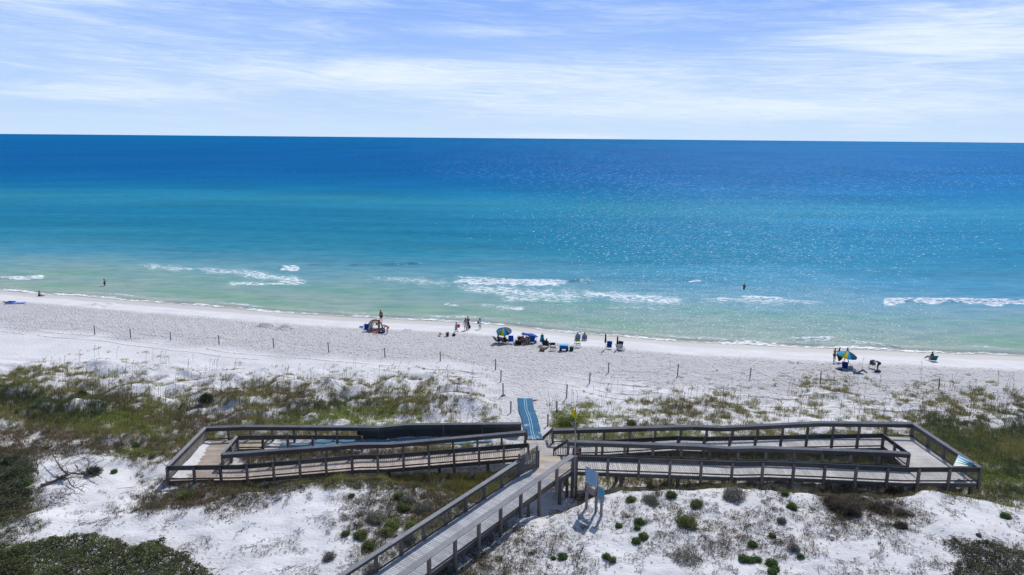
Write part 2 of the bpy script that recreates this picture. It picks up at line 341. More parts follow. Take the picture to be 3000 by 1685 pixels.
# breaking lines: list of (x0,y0,x1,y1,width px, foam, ridge m), along the wave fronts seen from the beach
FO = [(0, 820, 125, 815, 3.5, 1.3, .35), (75, 812, 130, 808, 2, .7, 0), (820, 786, 875, 786, 4.5, 1.5, .45), (885, 780, 1010, 778, 3, 0, .35), (1015, 781, 1235, 776, 3, 0, .5),
      (660, 828, 905, 828, 7, .8, .15), (400, 776, 730, 796, 12, .62, 0), (700, 795, 900, 824, 15, .74, 0), (1330, 828, 1660, 828, 6, 1.35, .45), (1665, 828, 1735, 827, 3, .0, .5),
      (1330, 815, 1520, 820, 5, .8, .1), (1340, 842, 1720, 872, 24, .66, 0), (1450, 870, 1700, 880, 14, .6, 0), (1330, 838, 1560, 852, 10, .6, 0), (1480, 902, 1535, 904, 4, .95, .1), (1300, 892, 1345, 896, 5, .8, 0), (1690, 862, 2010, 885, 18, .72, .1),
      (1750, 905, 2010, 906, 4, .5, .1), (1400, 895, 1540, 903, 6, .55, .05), (2050, 878, 2420, 890, 12, .6, .2), (2170, 872, 2300, 878, 6, .85, .1), (2595, 887, 3000, 886, 6.5, 1.5, .55), (2600, 882, 3000, 878, 4, .8, .1),
      (1080, 812, 1330, 836, 15, .52, 0), (1060, 820, 1180, 840, 12, .3, 0), (2290, 998, 2450, 995, 6, .75, .35), (2450, 1000, 2640, 1022, 4, .6, .3), (2100, 1000, 2300, 1004, 4, .8, .1),
      (1830, 828, 1900, 830, 2, .5, .1), (2015, 825, 2055, 823, 2, .8, .1), (2110, 960, 2210, 958, 4, .3, .1), (460, 735, 700, 738, 3, 0, .2), (2550, 935, 2750, 950, 8, .25, 0)]
foam = np.zeros_like(X); ridge = np.zeros_like(X); wob = 3.2*gn(X/5, Y/3, 12)+2.6*gn(X/1.6, Y/1.4, 13)+6*gn(X/22, Y*0, 19)
for (ax, ay, bx, by, w, f_, h_) in FO:
    q = seg(PX, PY+wob, ax, ay, bx, by, w); foam = np.maximum(foam, f_*q); ridge = ridge+h_*seg(PX, PY+wob*.4, ax, ay-2, bx, by-2, max(w*.6, 3))
# swash edge
edge = np.exp(-((off-.9-.6*gn(X/5, Y*0, 15))/.9)**2)*(.85+.5*gn(X/7, Y*0+3, 14)); foam = np.maximum(foam, edge)
foam = np.maximum(foam, .62*np.exp(-((off-3.2-1.2*gn(X/9, Y*0+9, 16))/.8)**2)*np.clip(.5+1.2*gn(X/11, Y*0+7, 17), 0, 1))
foam = np.minimum(foam, .88)*(off > -1.5)
swell = .10*np.sin((Y+X*.12+3*gn(X/30, Y/30, 3))/7.5*2*np.pi)*sst((off-6)/12)*np.exp(-np.clip(off-60, 0, 1e9)/120)
Z = ridge*sst((off-.5)/2)*(Y < 200)+swell*.22*(1+gn(X/25,Y/10,77))
# water colour by depth, over sand bars
stops = np.array([0, 1.5, 4, 10, 20, 30, 42, 62, 90, 130, 185, 235, 290, 420, 900, 3000.])
cs = np.array([(.50, .50, .46), (.38, .44, .40), (.29, .385, .345), (.25, .37, .345), (.205, .355, .36), (.15, .33, .385), (.085, .28, .38), (.034, .225, .335), (.020, .20, .325), (.018, .195, .335), (.030, .24, .36), (.012, .175, .34), (.008, .145, .34), (.007, .122, .33), (.007, .122, .34), (.005, .140, .35)])
oo = off+9*gn(X/40, Y/25, 40)*sst((off-6)/20)+4*gn(X/12, Y/7, 41)*sst((off-2)/10)
C = np.stack([np.interp(oo, stops, cs[:, i]) for i in range(3)], -1)
rs = sst((X/np.maximum(Y, 1)+.25)/.9)*sst((off+5)/40)      # bluer water to the right, plus paleness of the sun glitter painted in
C = C*(1-rs[:, None])+rs[:, None]*(C*np.array([1.0, .85, 1.0])+np.array([.020, .078, .095]))
bar = gn(X/55, Y/9, 44)*sst((off-25)/30); C = C*(1+.14*bar[:, None])
grn = np.exp(-((off-7-2*gn(X/20, Y*0, 45))/3)**2)+.8*np.exp(-((off-18-3*gn(X/16, Y*0, 46))/3)**2); C = C*(1+grn[:, None]*np.array([-.22, -.03, -.16])*sst(.5+gn(X/13, Y/9, 47))[:, None])
keep = off > -4
fk = keep[F].any(1); F = F[fk]
def water_mat():
    m = bpy.data.materials.new('sea_water'); m.use_nodes = True; t = m.node_tree; b = t.nodes['Principled BSDF']
    g = t.nodes.new('ShaderNodeNewGeometry'); pos = g.outputs['Position']
    ca = t.nodes.new('ShaderNodeAttribute'); ca.attribute_name = 'Col'; fa = t.nodes.new('ShaderNodeAttribute'); fa.attribute_name = 'foam'
    oa = t.nodes.new('ShaderNodeAttribute'); oa.attribute_name = 'off'
    mp = t.nodes.new('ShaderNodeMapping'); mp.inputs['Scale'].default_value = (.55, 1.5, 1); t.links.new(pos, mp.inputs[0])
    vo = t.nodes.new('ShaderNodeTexVoronoi'); vo.feature = 'DISTANCE_TO_EDGE'; vo.inputs['Scale'].default_value = 1.1
    dn = noise(t, mp.outputs[0], 1.6, 4, .6)
    ad = t.nodes.new('ShaderNodeVectorMath'); ad.operation = 'ADD'; t.links.new(mp.outputs[0], ad.inputs[0])
    nn = t.nodes.new('ShaderNodeTexNoise'); nn.inputs['Scale'].default_value = 1.2; nn.inputs['Detail'].default_value = 4; t.links.new(mp.outputs[0], nn.inputs['Vector'])
    sc = t.nodes.new('ShaderNodeVectorMath'); sc.operation = 'SCALE'; sc.inputs['Scale'].default_value = 1.3; t.links.new(nn.outputs['Color'], sc.inputs[0])
    t.links.new(sc.outputs[0], ad.inputs[1]); t.links.new(ad.outputs[0], vo.inputs['Vector'])
    lace = mrange(t, vo.outputs['Distance'], 0, .20, 1, 0)
    fine = noise(t, mp.outputs[0], 3.2, 5, .7)
    tex = mth(t, 'ADD', mth(t, 'MULTIPLY', lace, .55), mth(t, 'MULTIPLY', fine, .75))
    v = mth(t, 'ADD', fa.outputs['Fac'], tex)
    fm = mth(t, 'MULTIPLY', mrange(t, v, 1.05, 1.62, 0, 1, True), mrange(t, fa.outputs['Fac'], .05, .3, 0, 1))
    st = noise(t, mp.outputs[0], .35, 5, .6); c = mixc(t, 1.0, ca.outputs['Color'], comb(t, mrange(t, st, .3, .7, .72, 1.25), mrange(t, st, .3, .7, .84, 1.14), mrange(t, st, .3, .7, .90, 1.09)), 'MULTIPLY')
    c = mixc(t, fm, c, (.86, .90, .92))
    # wind chop
    mp2 = t.nodes.new('ShaderNodeMapping'); mp2.inputs['Scale'].default_value = (.75, 1.35, 1); mp2.inputs['Rotation'].default_value = (0, 0, R(8)); t.links.new(pos, mp2.inputs[0])
    w1 = noise(t, mp2.outputs[0], 2.3, 1, .5); w2 = noise(t, mp2.outputs[0], .28, 3, .55)
    w3 = noise(t, mp2.outputs[0], .8, 1, .5); w4 = noise(t, mp2.outputs[0], .22, 1, .5)
    f1 = mrange(t, oa.outputs['Fac'], 20, 90, 1, 0); f3 = mth(t, 'MULTIPLY', mrange(t, oa.outputs['Fac'], 20, 90), mrange(t, oa.outputs['Fac'], 150, 420, 1, .15)); f4 = mrange(t, oa.outputs['Fac'], 150, 420)
    h = mth(t, 'ADD', mth(t, 'MULTIPLY', mth(t, 'MULTIPLY', w1, f1), .21), mth(t, 'MULTIPLY', w2, .45))
    h = mth(t, 'ADD', h, mth(t, 'ADD', mth(t, 'MULTIPLY', mth(t, 'MULTIPLY', w3, f3), .72), mth(t, 'MULTIPLY', mth(t, 'MULTIPLY', w4, f4), 4.2)))
    bn = t.nodes.new('ShaderNodeBump'); bn.inputs['Strength'].default_value = 1; bn.inputs['Distance'].default_value = 1.0
    t.links.new(mth(t, 'ADD', h, mth(t, 'MULTIPLY', fm, .12)), bn.inputs['Height'])
    t.nodes.remove(b)
    df = t.nodes.new('ShaderNodeBsdfDiffuse'); t.links.new(c, df.inputs[0])
    gl = t.nodes.new('ShaderNodeBsdfGlossy'); gl.inputs['Roughness'].default_value = .2; t.links.new(bn.outputs[0], gl.inputs['Normal'])
    b2 = t.nodes.new('ShaderNodeBump'); b2.inputs['Strength'].default_value = .5; b2.inputs['Distance'].default_value = .5; t.links.new(h, b2.inputs['Height']); t.links.new(b2.outputs[0], df.inputs['Normal'])
    mx = t.nodes.new('ShaderNodeMixShader'); t.links.new(mrange(t, fm, 0, 1, .012, .006), mx.inputs[0]); t.links.new(df.outputs[0], mx.inputs[1]); t.links.new(gl.outputs[0], mx.inputs[2])
    al = mth(t, 'MAXIMUM', mrange(t, oa.outputs['Fac'], -.4, 3.0, 0, 1, True), fm)
    tp = t.nodes.new('ShaderNodeBsdfTransparent'); m2 = t.nodes.new('ShaderNodeMixShader'); t.links.new(al, m2.inputs[0]); t.links.new(tp.outputs[0], m2.inputs[1]); t.links.new(mx.outputs[0], m2.inputs[2])
    t.links.new(m2.outputs[0], t.nodes['Material Output'].inputs[0])
    return m
WM = water_mat()
WA = npmesh('water', np.stack([X, Y, Z+.02], -1), F, WM, smooth=True, col=C, attrs={'foam': foam, 'off': off})
props(WA, kind='structure')
# ------------------------------------------------------------------ mesh builder
class MB:
    def __init__(s): s.v = []; s.f = []; s.c = []
    def add(s, V, F, c=None):
        n = len(s.v); s.v += [tuple(map(float, p)) for p in V]; s.f += [tuple(i+n for i in q) for q in F]
        if c is None: c = (.5, .5, .5)
        s.c += [tuple(c)]*len(V); return s
    def box(s, a, b, c=None):
        (x0, y0, z0), (x1, y1, z1) = a, b
        V = [(x0, y0, z0), (x1, y0, z0), (x1, y1, z0), (x0, y1, z0), (x0, y0, z1), (x1, y0, z1), (x1, y1, z1), (x0, y1, z1)]
        return s.add(V, [(0, 3, 2, 1), (4, 5, 6, 7), (0, 1, 5, 4), (1, 2, 6, 5), (2, 3, 7, 6), (3, 0, 4, 7)], c)
    def beam(s, p, q, w, h, upv=(0, 0, 1), c=None, off=(0, 0)):
        p = np.array(p, float); q = np.array(q, float); d = q-p; L_ = np.linalg.norm(d)
        if L_ < 1e-6: return s
        d /= L_; U = np.array(upv, float); S = np.cross(d, U); S /= np.linalg.norm(S)+1e-9; U = np.cross(S, d)
        V = []
        for e in (p, q):
            for a, b in ((-1, -1), (1, -1), (1, 1), (-1, 1)): V.append(e+S*(a*w/2+off[0])+U*(b*h/2+off[1]))
        return s.add(V, [(0, 1, 2, 3), (7, 6, 5, 4), (0, 4, 5, 1), (1, 5, 6, 2), (2, 6, 7, 3), (3, 7, 4, 0)], c)
    def tube(s, pts, rad, n=6, c=None, cap=True):
        pts = [np.array(p, float) for p in pts]; k = len(pts)
        if isinstance(rad, (int, float)): rad = [rad]*k
        V = []; 
        for i, p in enumerate(pts):
            d = pts[min(i+1, k-1)]-pts[max(i-1, 0)]; d /= np.linalg.norm(d)+1e-9
            a = np.array((0, 0, 1.0)) if abs(d[2]) < .9 else np.array((1.0, 0, 0)); S = np.cross(d, a); S /= np.linalg.norm(S); T = np.cross(d, S)
            for j in range(n):
                t = 2*math.pi*j/n; V.append(p+rad[i]*(math.cos(t)*S+math.sin(t)*T))
        F = [(i*n+j, i*n+(j+1) % n, (i+1)*n+(j+1) % n, (i+1)*n+j) for i in range(k-1) for j in range(n)]
        if cap: F += [tuple(range(n))[::-1], tuple((k-1)*n+j for j in range(n))]
        return s.add(V, F, c)
    def prism(s, poly, thick, c=None, n=None):      # poly: 3-D points of a planar polygon, extruded by vector
        P = [np.array(p, float) for p in poly]; t = np.array(thick, float); k = len(P)
        V = P+[p+t for p in P]; F = [tuple(range(k))[::-1], tuple(range(k, 2*k))]+[(i, (i+1) % k, k+(i+1) % k, k+i) for i in range(k)]
        return s.add(V, F, c)
    def sphere(s, ctr, r, n=8, m=6, c=None):
        if isinstance(r, (int, float)): r = (r, r, r)
        V = [(ctr[0], ctr[1], ctr[2]+r[2])]
        for i in range(1, m):
            for j in range(n):
                a = math.pi*i/m; b = 2*math.pi*j/n; V.append((ctr[0]+r[0]*math.sin(a)*math.cos(b), ctr[1]+r[1]*math.sin(a)*math.sin(b), ctr[2]+r[2]*math.cos(a)))
        V.append((ctr[0], ctr[1], ctr[2]-r[2])); F = []
        for j in range(n):
            F.append((0, 1+j, 1+(j+1) % n)); F.append((len(V)-1, 1+(m-2)*n+(j+1) % n, 1+(m-2)*n+j))
            for i in range(m-2): F.append((1+i*n+j, 1+(i+1)*n+j, 1+(i+1)*n+(j+1) % n, 1+i*n+(j+1) % n))
        return s.add(V, F, c)
    def build(s, name, m, parent=None, smooth=False, loc=None):
        me = bpy.data.meshes.new(name); V = s.v
        if loc is not None: V = [(a-loc[0], b-loc[1], c-loc[2]) for a, b, c in V]
        me.from_pydata(V, [], s.f)
        a = me.color_attributes.new('Col', 'FLOAT_COLOR', 'POINT'); a.data.foreach_set('color', np.array([(*c, 1) for c in s.c], np.float32).ravel())
        if smooth: me.polygons.foreach_set('use_smooth', [True]*len(me.polygons))
        me.update(); me.materials.append(m); o = bpy.data.objects.new(name, me); COL.objects.link(o)
        if parent is not None: o.parent = parent
        return o
def empty(name, loc, rz=0, label=None, cat=None, group=None):
    o = bpy.data.objects.new(name, None); COL.objects.link(o); o.location = tuple(map(float, loc)); o.rotation_euler[2] = rz; o.empty_display_size = .2
    return props(o, label, cat, group)
def clone(o, parent=None):
    c = o.copy(); COL.objects.link(c); c.parent = parent
    for ch in list(o.children): clone(ch, c)
    return c
# ------------------------------------------------------------------ vegetation
M_GRASS = mat('grass_blades', attr=True, rough=.7, spec=.2, trans=.35)
M_LEAF = mat('leaves', attr=True, rough=.6, spec=.25, trans=.25)
M_TWIG = mat('dry_twigs', attr=True, rough=.9, spec=.1)
def scatter(n, x0, x1, y0, y1, thr_scale=1.6, power=1.0, minsz=0):
    x = rng.uniform(x0, x1, n); y = rng.uniform(y0, y1, n); z = hgt(x, y); px, py = proj(x, y, z); d = dens(px, py)
    patch = .5+.70*fbm(x, y, thr_scale, 4, 90)
    d = d*(py > 1010+20*gn(x/3, y/3, 91)); keep = (d > 0)&(patch < d**power*1.08+.10*((d > .15)&(y < 52)))
    keep &= rng.uniform(0, 1, n) < (.16+.8*d**1.2)
    return x[keep], y[keep], z[keep], px[keep], py[keep], d[keep]
PATHM = lambda x, y: (np.abs(x-(1.7-.08*(y-51.5))) > 1.6+.05*np.clip(y-51, 0, 20)*(y < 80)) | (y < 50.5)
def deckmask(x, y):
    "True where no boardwalk lies just above the sand"
    u = (x-1.2)*-.9945+(y-46.95)*-.1045; v = (x-1.2)*-.1045+(y-46.95)*.9945
    left = (u > -1)&(u < 24.6)&(((v > -.35)&(v < 2.2)) | ((v > 4.3)&(v < 6.6)) | ((u > 20.6)&(v > -.35)&(v < 6.6)))
    right = (x > 1)&(x < 30.4)&(((y > 42.3)&(y < 44.8)) | ((y > 47.3)&(y < 49.8)))
    mid = (x > .6)&(x < 4)&(y > 41)&(y < 52)
    return ~(left|mid), ~right
def blades(cx, cy, cz, nb, hgt_, spread, width, colr, lean=.35, tall=None):
    "tufts: nb blades at each centre; returns V, F, C"
    n = len(cx); k = np.repeat(np.arange(n), nb); m = len(k)
    a = rng.uniform(0, 2*np.pi, m); r = spread[k]*np.sqrt(rng.uniform(0, 1, m)); bx = cx[k]+r*np.cos(a); by = cy[k]+r*np.sin(a); bz = cz[k]-.03
    h = hgt_[k]*rng.uniform(.55, 1.15, m); ln = h*rng.uniform(.1, 1, m)*lean*2; la = a+rng.normal(0, .7, m)
    dx, dy = np.cos(la), np.sin(la); wa = rng.uniform(0, np.pi, m); wx_, wy_ = np.cos(wa)*width/2, np.sin(wa)*width/2
    B = np.stack([bx, by, bz], -1); Mx = B+np.stack([dx*ln*.35, dy*ln*.35, h*.6], -1); T = B+np.stack([dx*ln, dy*ln, h], -1)
    Wv = np.stack([wx_, wy_, 0*wx_], -1)
    V = np.stack([B-Wv, B+Wv, Mx+Wv*.8, Mx-Wv*.8, T], 1).reshape(-1, 3); i = np.arange(m)*5
    F = np.concatenate([np.stack([i, i+1, i+2], -1), np.stack([i, i+2, i+3], -1), np.stack([i+3, i+2, i+4], -1)])
    c = colr[k]*rng.uniform(.7, 1.3, (m, 1)); C = np.repeat(c, 5, 0)
    return V, F, C
PAL = {0: [(.27, .26, .085), (.31, .28, .10), (.22, .23, .08), (.33, .27, .125)], 1: [(.28, .32, .07), (.23, .28, .06), (.31, .33, .09)],
       2: [(.11, .15, .06), (.13, .16, .07), (.09, .115, .055)], 3: [(.22, .165, .11), (.26, .19, .12), (.18, .16, .09), (.19, .14, .10)], 4: [(.13, .11, .085), (.10, .10, .06), (.16, .13, .10)]}
def palette(k):
    out = np.zeros((len(k), 3))
    for ch, cs_ in PAL.items():
        q = np.where(k == ch)[0]; cs_ = np.array(cs_); out[q] = cs_[rng.integers(0, len(cs_), len(q))]
    return out
def catmesh(name, parts, m, label, cat):
    V = []; F = []; C = []; n = 0
    for v, f, c in parts: V.append(v); F.append(f+n); C.append(c); n += len(v)
    return props(npmesh(name, np.concatenate(V), np.concatenate(F), m, col=np.concatenate(C)), label, cat, kind='stuff')
x, y, z, px, py, d = scatter(170000, -50, 50, 29, 78, 1.5)
kk = kindmap(px, py); ml, mr_ = deckmask(x, y); ok = PATHM(x, y)&ml
gm = np.isin(kk, [0, 1, 2, 3])&ok
# keep fewer tufts where thin
q = np.where(gm)[0]; print('tufts', len(q))
fmul = np.where(y[q] < 41, .55, 1.0); under = ~mr_[q]
hh = (.20+.26*d[q])*rng.uniform(.6, 1.4, len(q))*fmul; hh = np.where(under, np.minimum(hh, .5), hh); hh = np.where(kk[q] == 1, hh*.7, hh)
parts = [blades(x[q], y[q], z[q], 11, hh, .10+.13*rng.uniform(0, 1, len(q)), .020, palette(kk[q]))]
# the grassy strip on the lee slope between the foreground crest and the ramps
n = 9000; bx = np.concatenate([rng.uniform(4.3, 34, n//2), rng.uniform(-19, -1, n//2)]); by = rng.uniform(40.6, 45.5, n)
ycr = np.interp(bx, CX, CY)+.65; lim = np.where(bx > 0, 43.6, np.interp(bx, [-23, 1], [44.3, 46.8])); kq = (by > ycr-.15)&(by < lim)&(rng.uniform(0, 1, n) < .55+.6*gn(bx/2.0, by/2, 333)); bx, by = bx[kq], by[kq]; bz = hgt(bx, by)
parts.append(blades(bx, by, bz, 13, np.where((bx > 0)&(by > 42.2), .25, .42)*rng.uniform(.6, 1.25, len(bx)), np.full(len(bx), .16), .018, np.array([(.26, .24, .09), (.22, .23, .08), (.28, .22, .11)])[rng.integers(0, 3, len(bx))]))
catmesh('dune_grass', parts, M_GRASS, 'olive and straw coloured grass tufts covering the sand dunes', 'grass')
# low leafy ground cover between the tufts
def leafclump(cx, cy, cz, nl, rad, ht, size, colr, up=.35):
    n = len(cx); k = np.repeat(np.arange(n), nl); m = len(k); a = rng.uniform(0, 2*np.pi, m); rr = rad[k]*np.sqrt(rng.uniform(0, 1, m))
    zz = ht[k]*np.sqrt(np.clip(1-(rr/rad[k])**2, 0, 1))*rng.uniform(.35, 1.05, m)
    P = np.stack([cx[k]+rr*np.cos(a), cy[k]+rr*np.sin(a), cz[k]+zz], -1)
    A = rng.normal(0, 1, (m, 3)); A[:, 2] *= .5; A /= np.linalg.norm(A, axis=1)[:, None]; Bv = np.cross(A, rng.normal(0, 1, (m, 3))+np.array([0, 0, 1.0])); Bv /= np.linalg.norm(Bv, axis=1)[:, None]+1e-9
    s = size*rng.uniform(.6, 1.4, m)[:, None]
    V = np.stack([P-A*s, P+Bv*s*.5, P+A*s, P-Bv*s*.5], 1).reshape(-1, 3); i = np.arange(m)*4
    F = np.concatenate([np.stack([i, i+1, i+2], -1), np.stack([i, i+2, i+3], -1)]); C = np.repeat(colr[k]*rng.uniform(.65, 1.35, (m, 1)), 4, 0)
    return V, F, C
q = np.where(np.isin(kk, [0, 1, 2, 3])&ok&(rng.uniform(0, 1, len(x)) < .5*d+.12))[0]; print('clumps', len(q))
parts = [leafclump(x[q], y[q], z[q], 34, .22+.26*rng.uniform(0, 1, len(q)), .10+.20*d[q], .035, palette(kk[q])*np.array([.95, 1.0, .85]))]
catmesh('ground_cover', parts, M_LEAF, 'low mixed green and brown leafy plants matted over the dunes', 'ground cover')
# twigs, roots and runners lying on the white sand
def twigs(n, x0, x1, y0, y1, dmin, kinds, lo, hi, w, colr):
    x = rng.uniform(x0, x1, n); y = rng.uniform(y0, y1, n); z = hgt(x, y); px, py = proj(x, y, z); d = dens(px, py)
    pt = .5+.7*fbm(x, y, 2.3, 4, 95); k_ = (d > dmin)&(pt < d*1.3+.14)&PATHM(x, y)&(py > 1040)&deckmask(x, y)[0]
    
    x, y = x[k_], y[k_]; m = len(x); th = rng.uniform(0, 2*np.pi, m); ln = rng.uniform(lo, hi, m); S = 5; pts = []
    cx_, cy_ = x.copy(), y.copy()
    for j in range(S):
        zz = hgt(cx_, cy_)+rng.uniform(.0, .05, m)+.03*np.sin(np.pi*j/(S-1)); pts.append(np.stack([cx_, cy_, zz], -1)); th = th+rng.normal(0, .5, m); cx_ = cx_+np.cos(th)*ln/S; cy_ = cy_+np.sin(th)*ln/S
    P = np.stack(pts, 1); D = np.gradient(P, axis=1); Sd = np.cross(D, np.array([0, 0, 1.0])); Sd /= np.linalg.norm(Sd, axis=2)[..., None]+1e-9
    ww = (w*rng.uniform(.6, 1.5, m))[:, None, None]*np.linspace(1, .35, S)[None, :, None]
    V = np.stack([P-Sd*ww, P+Sd*ww, P+np.array([0, 0, 1])*ww*1.6], 2).reshape(-1, 3)     # three-sided stem
    F = []; b = np.arange(m)*S*3
    for j in range(S-1):
        for (a0, a1) in ((0, 1), (1, 2), (2, 0)):
            i0 = b+j*3; F += [np.stack([i0+a0, i0+a1, i0+3+a1], -1), np.stack([i0+a0, i0+3+a1, i0+3+a0], -1)]
    c = np.array(colr)[rng.integers(0, len(colr), m)]*rng.uniform(.6, 1.3, (m, 1)); return V, np.concatenate(F), np.repeat(c, S*3, 0)
tw = [twigs(42000, -34, 42, 29, 43, .06, None, .12, .6, .009, [(.10, .085, .07), (.14, .12, .09), (.08, .07, .06)]),
      twigs(9000, -45, 45, 43, 76, .08, None, .4, 1.6, .012, [(.17, .14, .07), (.13, .11, .06)])]
catmesh('plant_litter', tw, M_TWIG, 'dead twigs, roots and creeping runners strewn over the white dune sand', 'twigs')
# small leafy sprigs on the bare foreground dunes
n = 5200; sx = rng.uniform(-30, 38, n); sy = rng.uniform(28, 42, n); sz = hgt(sx, sy); qx, qy = proj(sx, sy, sz); dd = dens(qx, qy)
ky = (rng.uniform(0, 1, n) < .25+dd*1.6)&(.5+.55*fbm(sx, sy, 1.4, 3, 97) < .45+dd)&(np.abs((sx+6.4)*.815-(sy-29.6)*.58+.3) > 1.6)
sx, sy, sz, dd = sx[ky], sy[ky], sz[ky], dd[ky]; print('sprigs', len(sx))
kc = np.array([4, 2, 3])[rng.integers(0, 3, len(sx))]
parts = [leafclump(sx, sy, sz, 9, .04+.10*rng.uniform(0, 1, len(sx))**2, .05+.10*rng.uniform(0, 1, len(sx)), .028, palette(kc)*.8)]
catmesh('sprigs', parts, M_LEAF, 'tiny dark sprigs dotting the bare white foreground dunes', 'sprigs')
n = 15000; sx = rng.uniform(-40, 38, n); sy = rng.uniform(29, 50, n); sz = hgt(sx, sy); qx, qy = proj(sx, sy, sz); dd = dens(qx, qy)
ky = (rng.uniform(0, 1, n) < (dd-.14)*np.where(sx > -1, 1.1, 2.4))&((sy < 43)|(qx < 480))&(.5+.6*fbm(sx, sy, 1.8, 3, 98) < .40+dd*.8)&(np.abs((sx+6.4)*.815-(sy-29.6)*.58+.3) > 1.7)&deckmask(sx, sy)[0]&deckmask(sx, sy)[1]
sx, sy, sz, dd = sx[ky], sy[ky], sz[ky], dd[ky]; print('scrub', len(sx)); kc = np.array([4, 3, 3, 0])[rng.integers(0, 4, len(sx))]
parts = [leafclump(sx, sy, sz, 70, .12+.38*rng.uniform(0, 1, len(sx))**1.6, .10+.22*rng.uniform(0, 1, len(sx)), .026, palette(kc)*.62), blades(sx, sy, sz, 16, .18+.22*rng.uniform(0, 1, len(sx)), .1+.2*rng.uniform(0, 1, len(sx)), .014, palette(kc)*.5, lean=.6)]
catmesh('dry_scrub', parts, M_LEAF, 'low tangled grey brown scrub scattered over the foreground dunes', 'scrub')
# sea oats: tall thin stalks with drooping seed heads
x, y, z, px, py, d = scatter(11000, -46, 50, 52, 77, 3.0, .6)
q = np.where(PATHM(x, y)&deckmask(x, y)[0]&deckmask(x, y)[1]&(py < 1260))[0]; q = q[rng.uniform(0, 1, len(q)) < .5]; m = len(q); print('oats', m)
a = rng.uniform(0, 2*np.pi, m)*.4-.6; h = rng.uniform(.7, 1.45, m); B = np.stack([x[q], y[q], z[q]], -1); dv = np.stack([np.cos(a), np.sin(a), 0*a], -1)
lv = [(0, 0, .011), (.05, .6, .010), (.14, .9, .014), (.21, 1.0, .038), (.30, 1.02, .010)]; Vs = []
for (l, hz_, w_) in lv:
    P = B+dv*(l*h)[:, None]; P[:, 2] += hz_*h; s1 = np.array([1, 0, 0])*w_; s2 = np.array([-.5, .87, 0])*w_; s3 = np.array([-.5, -.87, 0])*w_; Vs += [P+s1, P+s2, P+s3]
V = np.stack(Vs, 1).reshape(-1, 3); b = np.arange(m)*15; F = []
for j in range(4):
    for (a0, a1) in ((0, 1), (1, 2), (2, 0)): F += [np.stack([b+j*3+a0, b+j*3+a1, b+j*3+3+a1], -1), np.stack([b+j*3+a0, b+j*3+3+a1, b+j*3+3+a0], -1)]
C = np.tile(np.array([(.17, .15, .07)]*6+[(.20, .15, .08)]*9), (m, 1)).reshape(m, 15, 3)*rng.uniform(.6, 1.1, (m, 1, 1))
props(npmesh('sea_oats', V, np.concatenate(F), M_TWIG, col=C.reshape(-1, 3)), 'tall thin sea oats with tan seed heads on the dunes behind the ramps', 'sea oats', kind='stuff')
# thickets
def inpoly(px, py, poly):
    r = np.zeros(len(px), bool); n = len(poly)
    for i in range(n):
        (x1, y1), (x2, y2) = poly[i], poly[(i+1) % n]
        c = ((y1 > py) != (y2 > py))&(px < (x2-x1)*(py-y1)/(y2-y1+1e-9)+x1); r ^= c
    return r
def thicket(label, poly, box, height, dens_, cols, nstem, size=.045, seed=0):
    W_ = [gat(*p)[:2] for p in poly]; x0, x1, y0, y1 = box; n = int((x1-x0)*(y1-y0)*dens_)
    x = rng.uniform(x0, x1, n); y = rng.uniform(y0, y1, n)
    wob = lambda a, b, s: .35*gn(a/.9, b/.9, s)
    ok = inpoly(x+wob(x, y, 201), y+wob(x, y, 202), W_); x, y = x[ok], y[ok]
    # distance to the outline gives the rounded shoulder
    dm = np.full(len(x), 9.0)
    for i in range(len(W_)):
        a, b = np.array(W_[i]), np.array(W_[(i+1) % len(W_)]); ab = b-a; t = np.clip(((x-a[0])*ab[0]+(y-a[1])*ab[1])/(ab@ab), 0, 1); dm = np.minimum(dm, np.hypot(x-a[0]-t*ab[0], y-a[1]-t*ab[1]))
    lump = .55+.45*np.clip(fbm(x, y, 1.1, 3, 210+seed)+.3, -.6, 1.2); top = height*(1-np.exp(-dm/.6))*lump+.08
    g0 = hgt(x, y); z = g0+top*np.sqrt(rng.uniform(.02, 1, len(x)))+rng.normal(0, .03, len(x))
    keep = rng.uniform(0, 1, len(x)) < np.clip(.75+.8*fbm(x, y, .5, 2, 220+seed), .35, 1); x, y, z = x[keep], y[keep], z[keep]
    t = empty('thicket', (np.mean([w[0] for w in W_]), np.mean([w[1] for w in W_]), 0), 0, label, 'thicket'); loc = np.array(t.location)
    m = len(x); cc = np.array(cols)[rng.integers(0, len(cols), m)]; cl_ = np.clip(.5+fbm(x, y, 1.6, 2, 230+seed), 0, 1)[:, None]; cc = cc*(.7+.6*cl_)
    v, f, c = leafclump(x, y, z, 5, np.full(m, .09), np.full(m, .06), size, cc); npmesh('crown', v-loc, f, M_LEAF, t, col=c)
    mb = MB()
    for i in rng.integers(0, m, nstem):
        p = np.array([x[i], y[i], z[i]+rng.uniform(0, .12)]); gz = float(hgt(x[i], y[i])); b = np.array([x[i]+rng.uniform(-.5, .5), y[i]+rng.uniform(-.5, .5), gz]); mid = (p+b)/2+rng.normal(0, .08, 3)
        mb.tube([b, mid, p], [.022, .014, .006], 4, c=(.16, .14, .12))
    mb.build('branches', M_TWIG, t, loc=tuple(loc))['kind'] = 'stuff'; return t
thicket('broad dark green scrub thicket filling the bottom left corner', [(-300, 1700), (-250, 1600), (-60, 1615), (60, 1600), (140, 1580), (250, 1572), (340, 1582), (400, 1604), (455, 1590), (500, 1612), (560, 1640), (600, 1668), (640, 1700), (600, 1760), (-300, 1760)], (-34, -13, 28, 36), .9, 300,
        [(.10, .135, .04), (.13, .165, .05), (.08, .10, .04), (.15, .16, .06), (.11, .10, .06)], 500)
